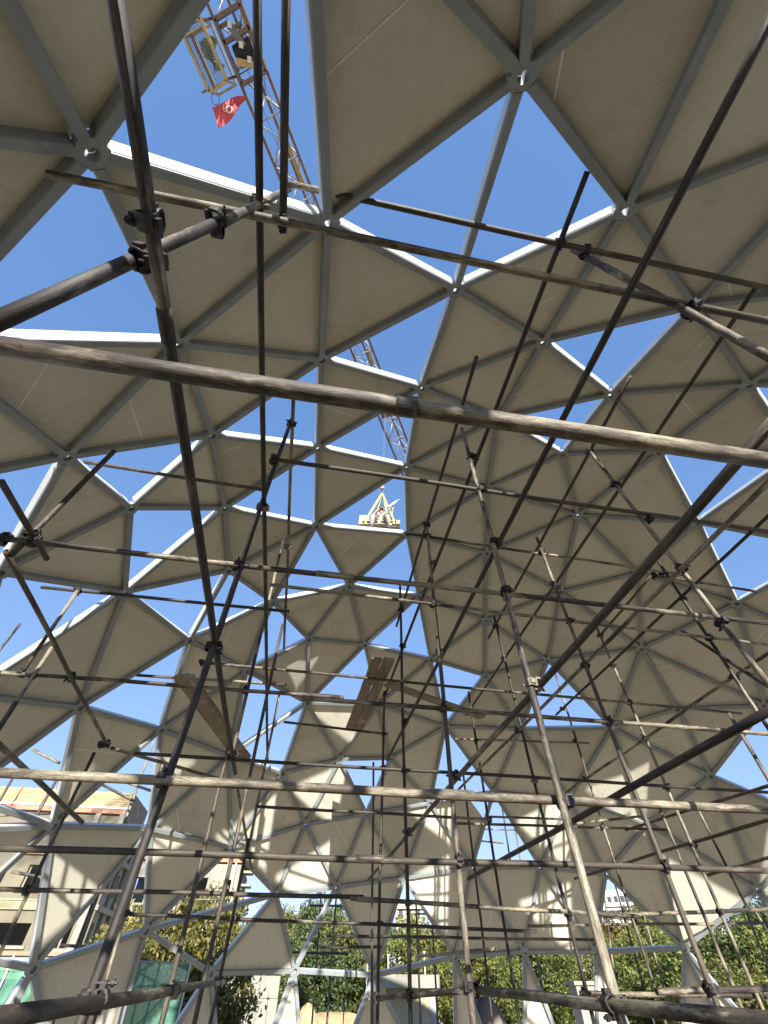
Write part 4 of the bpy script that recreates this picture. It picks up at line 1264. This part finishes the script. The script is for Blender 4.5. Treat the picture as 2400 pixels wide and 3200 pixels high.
    dv = (b - a).normalized()
    gun = root('sealant_gun', a, 'white sealant gun with pale blue nozzle held up by the worker on the pallet', 'sealant gun')
    Geo().tube([Vector((0, 0, 0)), dv * 0.36], 0.033, 12).obj('barrel', M_WHITE, gun, True)
    Geo().tube([dv * 0.36, dv * 0.40, dv * 0.50], [0.033, 0.014, 0.008], 10).obj('nozzle', simple('pale_blue_plastic', (0.45, 0.62, 0.70), 0.4), gun, True)
    Geo().bar(dv * 0.03, dv * 0.10 + Vector((0.05, 0, -0.11)), 0.025, 0.03).obj('grip', M_WIRE, gun)
    Geo().tube([dv * -0.16, dv * 0.0], 0.007, 6).obj('plunger_rod', M_WIRE, gun)
build_load()

# ------------------------------------------------------------------ the concrete building outside, two wings
def wall_with_openings(x0, x1, z0, z1, holes, y, th):
    """grid of blocks leaving the openings free; y is the face towards the dome"""
    g = Geo()
    xs = sorted({x0, x1, *[h[0] for h in holes], *[h[1] for h in holes]})
    zs = sorted({z0, z1, *[h[2] for h in holes], *[h[3] for h in holes]})
    for i in range(len(xs) - 1):
        for j in range(len(zs) - 1):
            cx, cz = (xs[i] + xs[i + 1]) / 2, (zs[j] + zs[j + 1]) / 2
            if any(h[0] < cx < h[1] and h[2] < cz < h[3] for h in holes):
                continue
            g.box(xs[i], xs[i + 1], y, y + th, zs[j], zs[j + 1])
    return g

def build_buildings():
    Y = 24.0
    b = root('concrete_building', (-12.0, Y, 0), 'unfinished three-storey concrete building with yellow formwork boards along its parapet', 'building')
    off = Vector((-12.0, Y, 0))
    def put(g, name, mat, parent=None):
        p = parent or b
        o = g
        o.v = [v - off for v in o.v]
        return o.obj(name, mat, p)
    holes = [(-18.6, -17.2, 5.55, 6.15), (-15.2, -13.6, 5.5, 6.2), (-12.2, -11.2, 5.5, 6.2), (-10.0, -8.5, 5.5, 6.15),
             (-15.6, -13.6, 4.25, 4.95), (-12.6, -11.2, 4.25, 4.95), (-10.3, -8.3, 4.25, 4.98),
             (-15.4, -13.9, 2.72, 3.30), (-12.9, -11.6, 2.72, 3.30), (-10.6, -9.25, 2.72, 3.30), (-8.35, -7.75, 2.66, 3.32),
             (-14.0, -12.4, 0.6, 1.9), (-10.2, -8.6, 0.6, 1.9)]
    put(wall_with_openings(-20.0, -7.4, 0.0, 6.70, holes, Y, 0.30), 'front_wall', M_CONC)
    g = Geo()
    sh = [(24.7, 25.3, 4.25, 5.0), (25.8, 26.4, 4.25, 5.0), (26.9, 27.3, 4.25, 5.0), (24.7, 25.2, 2.6, 3.4), (25.8, 26.4, 2.5, 3.4), (26.8, 27.2, 2.6, 3.4), (24.8, 25.4, 5.6, 6.3), (26.2, 26.9, 5.6, 6.3), (25.2, 26.4, 0.4, 1.9)]
    ys = sorted({24.302, 27.6, *[q for h in sh for q in h[:2]]})
    zs = sorted({0, 6.7, *[q for h in sh for q in h[2:]]})
    for i in range(len(ys) - 1):
        for j in range(len(zs) - 1):
            cy, cz = (ys[i] + ys[i + 1]) / 2, (zs[j] + zs[j + 1]) / 2
            if not any(h[0] < cy < h[1] and h[2] < cz < h[3] for h in sh):
                g.box(-7.70, -7.4, ys[i], ys[i + 1], zs[j], zs[j + 1])
    put(g, 'side_wall', M_CONC_PALE)
    for y, z in ((25.5, 3.72), (25.5, 5.25)):
        put(Geo().box(-7.39, -7.22, 24.3, 27.6, z, z + 0.16), 'cornice_band', M_CONC_PALE)
    for y in (24.35, 25.55, 26.6):
        put(Geo().box(-7.39, -7.28, y, y + 0.14, 0, 6.6), 'pilaster', M_CONC)
    put(Geo().box(-20.0, -7.70, Y + 4.0, Y + 4.2, 0, 6.7), 'back_wall', M_CONC_GREY)
    for z in (2.20, 3.72, 5.20, 6.72):
        put(Geo().box(-20.0, -7.72, Y + 0.302, Y + 3.99, z, z + 0.16), 'floor_slab', M_CONC_GREY)
    for h in holes:
        fr = Geo()
        x0, x1, z0, z1 = h
        for q in (x0 + 0.03, (x0 + x1) / 2, x1 - 0.03):
            fr.box(q - 0.03, q + 0.03, Y + 0.14, Y + 0.19, z0 + 0.002, z1 - 0.002)
        w = put(fr, 'window', M_CONC_PALE)
        if h[3] > 2.3:
            sl = Geo().box(x0 - 0.12, x1 + 0.12, Y - 0.08, Y - 0.003, z0 - 0.10, z0 - 0.02)
            put(sl, 'sill', M_CONC_PALE)
    # bands between the floors
    for z, hgt, m in ((6.76, 0.16, M_ORANGE), (5.30, 0.14, M_ORANGE), (2.46, 0.10, M_ORANGE)):
        put(Geo().box(-20.0, -7.45, Y - 0.12, Y - 0.003, z, z + hgt), 'cornice_band', m)
    put(Geo().box(-20.0, -7.42, Y - 0.16, Y - 0.004, 6.925, 7.0), 'cornice_band', M_WHITE)
    put(Geo().box(-20.0, -7.43, Y - 0.10, Y - 0.003, 3.66, 3.90), 'cornice_band', M_YELLOW_BOARD)
    put(Geo().box(-20.0, -7.43, Y - 0.14, Y - 0.003, 3.905, 3.96), 'cornice_band', M_CONC_PALE)
    for z, c in ((2.30, M_CONC_PALE), (2.10, M_YELLOW_BOARD)):
        put(Geo().box(-20.0, -7.43, Y - 0.13, Y - 0.003, z, z + 0.12), 'cornice_band', c)
    gr = Geo()
    for k in range(6):
        for q in range(5):
            x = -17.6 + k * 1.75 + q * 0.09
            gr.box(x, x + 0.045, Y - 0.106, Y - 0.101, 3.70, 3.84)
            gr.box(x, x + 0.045, Y - 0.128, Y - 0.121, 6.775, 6.90)
    put(gr, 'cornice_groove', simple('dark_groove', (0.20, 0.10, 0.07), 0.9))['kind'] = 'stuff'
    # formwork boards of the parapet, one above the other, tilted out a little
    for k in range(6):
        z = 7.02 + k * 0.088
        for x0, x1 in ((-20.0, -12.15), (-12.1, -9.6), (-9.55, -7.42)):
            put(Geo().box(x0, x1, Y - 0.10 - 0.012 * k, Y - 0.02 + 0.012 * k, z, z + 0.080), 'formwork_board', M_YELLOW_BOARD)
    for x in (-12.13, -9.58, -11.0):
        put(Geo().bar((x, Y - 0.2, 6.9), (x + 0.05, Y - 0.2, 7.6), 0.05, 0.05), 'formwork_post', M_ORANGE)
    for q in range(4):
        put(Geo().box(-7.38, -7.30, Y - 0.1 + q * 0.72, Y + 0.58 + q * 0.72, 6.55, 7.5), 'formwork_panel', M_PLANK)
    # pilasters on the corner
    for x in (-7.62, -8.62):
        put(Geo().box(x, x + 0.22, Y - 0.16, Y - 0.003, 0, 6.74), 'pilaster', M_CONC_PALE)
    # lower wing behind
    Yb = 28.0
    c = root('concrete_building', (-5.0, Yb, 0), 'two-storey plastered wing with dark openings and orange cornice behind the bushy tree', 'building')
    offc = Vector((-5.0, Yb, 0))
    def putc(g, name, mat):
        g.v = [v - offc for v in g.v]
        return g.obj(name, mat, c)
    hb = [(-4.75, -3.80, 4.30, 5.25), (-3.05, -2.60, 4.15, 5.2), (-7.3, -6.5, 4.3, 5.2), (-7.1, -6.55, 2.7, 3.3), (-6.1, -5.5, 2.75, 3.3), (-4.6, -3.8, 1.2, 2.6), (-3.1, -2.6, 1.2, 2.6)]
    putc(wall_with_openings(-8.0, -2.25, 0, 5.78, hb, Yb, 0.3), 'front_wall', M_CONC_PALE)
    putc(Geo().box(-2.50, -2.25, Yb + 0.302, Yb + 4.5, 0, 5.78), 'side_wall', M_CONC)
    putc(Geo().box(-8.0, -2.55, Yb + 4.0, Yb + 4.2, 0, 5.7), 'back_wall', M_CONC_GREY)
    putc(Geo().box(-8.0, -2.55, Yb + 0.302, Yb + 3.99, 3.55, 3.75), 'floor_slab', M_CONC_GREY)
    putc(Geo().box(-8.0, -2.55, Yb + 0.302, Yb + 3.99, 5.6, 5.77), 'floor_slab', M_CONC_GREY)
    putc(Geo().box(-8.1, -2.1, Yb - 0.15, Yb - 0.003, 5.84, 6.02), 'cornice_band', M_ORANGE)
    putc(Geo().box(-8.1, -2.1, Yb - 0.22, Yb + 4.4, 6.03, 6.22), 'roof_slab', M_CONC)
    putc(Geo().box(-8.0, -2.2, Yb - 0.10, Yb - 0.003, 3.60, 3.86), 'cornice_band', M_YELLOW_BOARD)
    for x in (-2.95, -2.6):
        putc(Geo().tube([(x, Yb - 0.3, 0), (x, Yb - 0.3, 5.8)], 0.05, 8), 'drain_pipe', M_WHITE)
    for z in (4.0, 4.5, 5.0, 5.5):
        putc(Geo().box(-2.2, -1.75, Yb + 0.2, Yb + 1.0, z, z + 0.09), 'cornice_block', M_CONC_PALE)
    for x in (-6.35, -5.2):
        putc(Geo().box(x, x + 0.3, Yb - 0.4, Yb - 0.006, 0, 5.6), 'pilaster', M_CONC_GREY)
    # orange props inside the gap
    for k, (x, y, z0, z1) in enumerate(((-6.25, 27.2, 3.9, 5.7), (-6.0, 27.1, 3.9, 5.5))):
        p = Geo().bar((x, y, z0), (x + 0.35, y, z1), 0.10, 0.10, up=(0, 1, 0))
        p.bar((x - 0.2, y, z1 - 0.3), (x + 0.5, y, z1 - 0.3), 0.10, 0.14, up=(0, 1, 0))
        tag(p.obj('formwork_prop', M_ORANGE), ('tall orange steel prop standing between the two concrete wings', 'shorter orange steel prop between the two concrete wings')[k], 'steel prop')
build_buildings()

def far_buildings():
    data = [('apartment_block', (30.3, 137, 0), 6.2, 8, 14.9, M_FAR_YELLOW, 'small pale yellow apartment block beyond the treetops at the centre', 3, 4),
            ('apartment_block', (101.5, 161, 0), 9.5, 10, 21.5, M_FAR_WALL, 'tall white apartment block beside the far yellow crane mast', 5, 6),
            ('apartment_block', (114.0, 150, 0), 14, 10, 15.0, M_FAR_WALL, 'broad white block behind the poplar trees on the right', 6, 4),
            ('apartment_block', (71.5, 95.5, 0), 13, 10, 9.6, M_FAR_WALL, 'low white block with two rows of windows among the right-hand trees', 6, 2),
            ('apartment_block', (86.0, 86.0, 0), 9, 8, 9.2, M_FAR_WALL, 'low white block at the far right, half hidden by green trees', 4, 2)]
    for name, loc, w, dp, h, mat, lab, nx, nz in data:
        ang = math.atan2(-loc[0], loc[1])
        r = root(name, loc, lab, 'building', rz=ang)
        Geo().box(-w / 2, w / 2, 0, dp, 0, h).obj('walls', mat, r)
        Geo().box(-w / 2 - 0.3, w / 2 + 0.3, -0.3, dp + 0.3, h + 0.004, h + 0.5).obj('roof', mat, r)
        for i in range(nx):
            for j in range(nz):
                x = -w / 2 + w * (i + 0.5) / nx
                z = h - 1.6 - j * 3.1
                if z > 1.5:
                    Geo().box(x - 0.55, x + 0.55, -0.12, -0.004, z - 0.7, z + 0.7).obj('window', M_WINDOW, r)
far_buildings()

# ------------------------------------------------------------------ site things on the ground outside
def site_things():
    # blockwork wall
    w = root('concrete_wall', (-1.0, 27.0, 0), 'stained pale concrete panel wall standing outside the dome', 'wall')
    for k, (x0, x1) in enumerate(((-1.35, -0.46), (-0.45, 0.44), (0.45, 1.27))):
        for z0, z1 in ((0, 0.72), (0.73, 1.42), (1.43, 2.05)):
            Geo().box(x0, x1 - 0.004, 0.0, 0.22, z0, z1 - 0.006).obj('wall_panel', M_CONC_PALE, w)
    # roofed concrete box
    s = root('concrete_shelter', (4.8, 22.0, 0), 'low concrete shelter with a thick flat roof slab before the trees', 'shelter')
    Geo().box(-1.15, 1.05, -0.3, 2.5, 1.72, 2.04).obj('roof_slab', M_CONC_PALE, s)
    Geo().box(-0.8, 0.75, 0.25, 0.5, 0, 1.717).obj('wall', simple('tan_render', (0.42, 0.34, 0.22), 0.9), s)
    Geo().box(0.76, 0.98, 0.25, 2.3, 0, 1.716).obj('wall', M_CONC_GREY, s)
    # heaps
    def heap(name, loc, rx, ry, h, mat, lab, cat, seed):
        rng = random.Random(seed)
        n, m = 22, 7
        vs, fs = [(0, 0, h)], []
        for j in range(1, m + 1):
            for i in range(n):
                a = 2 * math.pi * i / n
                q = j / m
                k = 1 + rng.uniform(-0.10, 0.10)
                vs.append((rx * q * k * math.cos(a), ry * q * k * math.sin(a), max(-0.05, h * (math.cos(q * math.pi) * 0.5 + 0.5) ** 0.8 + rng.uniform(-0.05, 0.05) * h - (0.05 if j == m else 0))))
        for i in range(n):
            fs.append((0, 1 + i, 1 + (i + 1) % n))
            for j in range(m - 1):
                b0 = 1 + j * n
                fs.append((b0 + i, b0 + n + i, b0 + n + (i + 1) % n, b0 + (i + 1) % n))
        o = part(name, vs, fs, mat, None, True, origin=(0, 0, 0))
        o.location = loc
        tag(o, lab, cat)
    heap('sand_heap', (1.75, 30.0, 0), 1.0, 0.9, 1.25, M_ROCK, 'ochre heap of sand in front of the trees at the centre', 'sand heap', 3)
    heap('sand_heap', (3.4, 33.0, 0), 5.5, 2.0, 0.9, M_ROCK, 'low broad ochre bank of sand along the foot of the trees', 'sand heap', 4)
    heap('soil_heap', (4.3, 12.6, 0), 1.1, 0.9, 1.62, M_SOIL, 'dark brown heap of soil just outside the dome on the right', 'soil heap', 5)
    heap('rubble_heap', (-4.9, 12.2, 0), 0.9, 0.8, 1.55, M_ROCK, 'pale heap of rubble behind the glass at the lower left', 'rubble heap', 6)
    c = Geo().box(-0.36, 0.36, -0.3, 0.3, 0, 1.80)
    c.box(-0.44, 0.44, -0.38, 0.38, 1.805, 1.90)
    o = c.obj('concrete_pillar', M_CONC_PALE)
    o.location += Vector((11.0, 21.3, 0))
    tag(o, 'squat pale concrete pillar outside the dome beside the leafy hedge trees', 'pillar')
    # lamp post and fence posts
    lp = root('street_lamp', (20.75, 34.2, 0), 'thin pale street lamp post standing among the right-hand trees', 'street lamp')
    Geo().tube([(0, 0, 0), (0, 0, 4.6)], [0.09, 0.05], 10).obj('post', M_WHITE, lp, True)
    Geo().tube([(0, 0, 4.6), (0.1, -0.3, 4.8), (0.15, -0.8, 4.85)], 0.035, 8).obj('arm', M_WHITE, lp, True)
    Geo().box(0.05, 0.25, -1.25, -0.75, 4.80, 4.92).obj('lamp_head', M_WHITE, lp)
    for k, (x, y, z) in enumerate(((4.5, 24.6, 2.6), (5.95, 24.3, 2.68), (3.66, 24.7, 2.47))):
        p = root('fence_post', (x, y, 0), ('thin white post behind the concrete shelter, above its left end', 'thin white post behind the concrete shelter, at its right end', 'thin white post left of the concrete shelter')[k], 'post', 'white posts by the concrete shelter')
        Geo().tube([(0, 0, 0), (0, 0, z)], 0.025, 8).obj('post', M_WHITE, p)
        Geo().box(-0.05, 0.05, -0.05, 0.05, z + 0.002, z + 0.03).obj('post_cap', M_WHITE, p)
    # glass barrier outside
    gl = root('glass_barrier', (-3.6, 11.6, 0), 'green-tinted glass barrier panels with white metal posts outside the dome', 'glass barrier', rz=R_(12))
    for k in range(4):
        x0 = -1.85 + k * 0.98
        Geo().box(x0 + 0.03, x0 + 0.95, 0, 0.012, 0.35, 2.02).obj('glass_pane', M_GLASS, gl)
    for k in range(5):
        x0 = -1.85 + k * 0.98
        Geo().box(x0 - 0.012, x0 + 0.012, -0.03, 0.04, 0, 2.10).obj('barrier_post', M_WHITE, gl)
    Geo().box(-1.85, 2.07, -0.02, 0.03, 2.023, 2.055).obj('top_rail', M_STRUT, gl)
    # rebar stubs
    rng = random.Random(8)
    for k, (x, y, h) in enumerate(((-0.1, 24.2, 1.55), (1.55, 13.9, 1.62), (1.9, 14.1, 1.5), (2.05, 13.9, 1.55), (2.25, 14.2, 1.42), (2.4, 14.0, 1.5))):
        o = Geo().tube([(0, 0, 0), (0.01, 0, h * 0.5), (0.03 * rng.uniform(-1, 1), 0.02, h)], 0.012, 6).obj('rebar', M_CRANE)
        o.location += Vector((x, y, 0))
        tag(o, ('lone thick rebar standing in front of the concrete panel wall' if k == 0 else ('', 'leftmost', 'second', 'middle', 'fourth', 'rightmost')[k] + ' rusty rebar of the loose row standing before the sand heaps'), 'rebar', None if k == 0 else 'rebars standing in the ground')
site_things()

# ------------------------------------------------------------------ trees
def crown_mesh(rx, rz, n_clump, per, leaf, kind, seed, columnar=False):
    rng = random.Random(seed)
    vs, fs = [], []
    for _ in range(n_clump):
        while True:
            x, y, z = rng.uniform(-1, 1), rng.uniform(-1, 1), rng.uniform(-1, 1)
            q = x * x + y * y + z * z
            if 0.18 < q < 1.0 and rng.random() < 0.35 + 0.65 * q:
                break
        wob = 1 + 0.22 * math.sin(3 * math.atan2(y, x) + seed) + 0.15 * rng.uniform(-1, 1)
        cx, cy, cz = x * rx * wob, y * rx * wob, z * rz * (1 + 0.12 * rng.uniform(-1, 1))
        cr = rx * rng.uniform(0.16, 0.30)
        for _ in range(per):
            a, b = rng.gauss(0, 1), rng.gauss(0, 1)
            c = rng.gauss(0, 1)
            k = cr * rng.random() ** 0.45 / (math.sqrt(a * a + b * b + c * c) + 1e-6)
            p = Vector((cx + a * k, cy + b * k, cz + c * k * 0.8))
            d = Vector((rng.gauss(0, 1), rng.gauss(0, 1), rng.gauss(-0.35, 0.8))).normalized()
            s = d.orthogonal().normalized()
            s.rotate(Quaternion(d, rng.random() * 6.28))
            L = leaf * rng.uniform(0.7, 1.35)
            n0 = len(vs)
            nn = d.cross(s)
            vs += [p, p + d * L * 0.5 + s * L * 0.27, p + d * L + nn * L * 0.12, p + d * L * 0.5 - s * L * 0.27]
            fs.append((n0, n0 + 1, n0 + 2, n0 + 3))
    return mesh_from('crown', vs, fs, LEAF[kind])

TREES = [  # x, y, top height, crown radius, leaf kind, label
    (-3.3, 17.2, 3.7, 1.35, 0, 'bushy yellow-green tree in front of the plastered wing, its taller left half'),
    (-1.95, 18.2, 3.75, 1.30, 0, 'bushy yellow-green tree just right of the tallest yellow one by the wing'),
    (-3.5, 15.0, 2.75, 1.1, 0, 'low yellowish bush behind the glass barrier'),
    (-4.6, 19.0, 3.0, 1.2, 1, 'green bush partly hidden behind the yellow-green tree'),
    (-0.98, 45.0, 5.9, 2.6, 1, 'small distant green tree right of the plastered wing'),
    (0.5, 42.0, 5.5, 2.3, 2, 'olive tree left of the tall dark tree in the far row'),
    (2.7, 39.9, 6.1, 2.0, 3, 'tall dark green tree rising above the far tree row'),
    (4.6, 43.7, 5.8, 2.4, 1, 'green tree right of the tall dark tree'),
    (5.1, 37.6, 5.3, 2.2, 2, 'olive-yellow tree before the far row, above the sand bank'),
    (7.0, 35.3, 4.6, 2.1, 1, 'green tree in front of the yellow apartment block'),
    (7.7, 33.1, 4.6, 2.0, 1, 'dense green tree above the left end of the concrete shelter'),
    (8.7, 31.8, 4.3, 2.0, 2, 'olive tree above the right end of the concrete shelter'),
    (9.6, 30.5, 4.1, 2.0, 1, 'green tree to the right of the concrete shelter'),
    (0.9, 37.0, 3.4, 2.0, 1, 'low green tree behind the concrete panel wall'),
    (3.2, 36.0, 3.6, 2.0, 3, 'low dark tree behind the sand heaps'),
    (11.3, 31.0, 3.7, 2.0, 2, 'olive tree with a pale forked trunk behind the soil heap'),
    (12.0, 28.0, 3.6, 2.0, 1, 'green tree between the soil heap and the squat pillar'),
    (13.2, 27.5, 4.0, 2.1, 1, 'leafy green tree left of the squat pillar'),
    (13.6, 25.2, 3.6, 1.9, 1, 'leafy green tree right behind the squat pillar'),
    (17.2, 29.0, 4.2, 1.2, 4, 'small amber-leaved tree beside the street lamp'),
    (15.2, 23.9, 3.4, 1.9, 1, 'green tree to the right of the street lamp'),
    (19.1, 27.8, 5.0, 1.3, 2, 'slender yellowish poplar in front of the white blocks'),
    (16.5, 22.8, 3.8, 2.0, 1, 'green tree in front of the slender poplar'),
    (15.6, 20.3, 3.2, 1.9, 1, 'bright leafy tree below the low white block'),
    (16.4, 19.8, 3.4, 1.9, 3, 'darker leafy tree below the low white block'),
    (19.2, 20.9, 4.6, 1.9, 3, 'tall dark tree in front of the far right white block'),
    (17.0, 17.4, 3.9, 2.0, 1, 'large bright leafy tree at the right edge'),
    (18.2, 16.6, 4.6, 2.2, 1, 'tall leafy tree outermost at the right edge'),
    (14.4, 18.2, 2.4, 1.6, 2, 'low olive shrub tree before the right-hand trees'),
]
def build_trees():
    protos = {}
    rng = random.Random(21)
    for i, (x, y, h, r, kind, lab) in enumerate(TREES):
        dist = math.hypot(x, y)
        slim = r / h < 0.3
        key = (kind, slim, dist > 29, i % 2)
        if key not in protos:
            leaf = 0.19 if dist > 29 else 0.115
            protos[key] = crown_mesh(1.0, 1.0, 150, 80 if dist < 29 else 55, leaf / r, kind, 31 + i)
        t = root('tree', (x, y, -0.03), lab, 'tree', 'trees outside the dome')
        ch = h * 0.47
        c = link(bpy.data.objects.new('crown', protos[key]))
        c.location = (0, 0, h - ch * 1.02)
        c.scale = (r, r, ch)
        c.rotation_euler = (0, 0, rng.random() * 6.28)
        c.parent = t
        tr = Geo()
        tr.tube([(0, 0, -0.05), (0.05, 0.03, h * 0.25), (0.0, 0.08, h * 0.5), (0.06, 0.0, h * 0.85)], [0.13, 0.10, 0.07, 0.02], 8)
        for q in range(5):
            a = rng.random() * 6.28
            z0 = h * rng.uniform(0.25, 0.5)
            tr.tube([(0.03, 0.03, z0), (0.35 * r * math.cos(a), 0.35 * r * math.sin(a), z0 + h * 0.14), (0.75 * r * math.cos(a), 0.75 * r * math.sin(a), z0 + h * 0.24)], [0.06, 0.04, 0.012], 6)
        tr.obj('trunk', M_BARK, t, True)
build_trees()
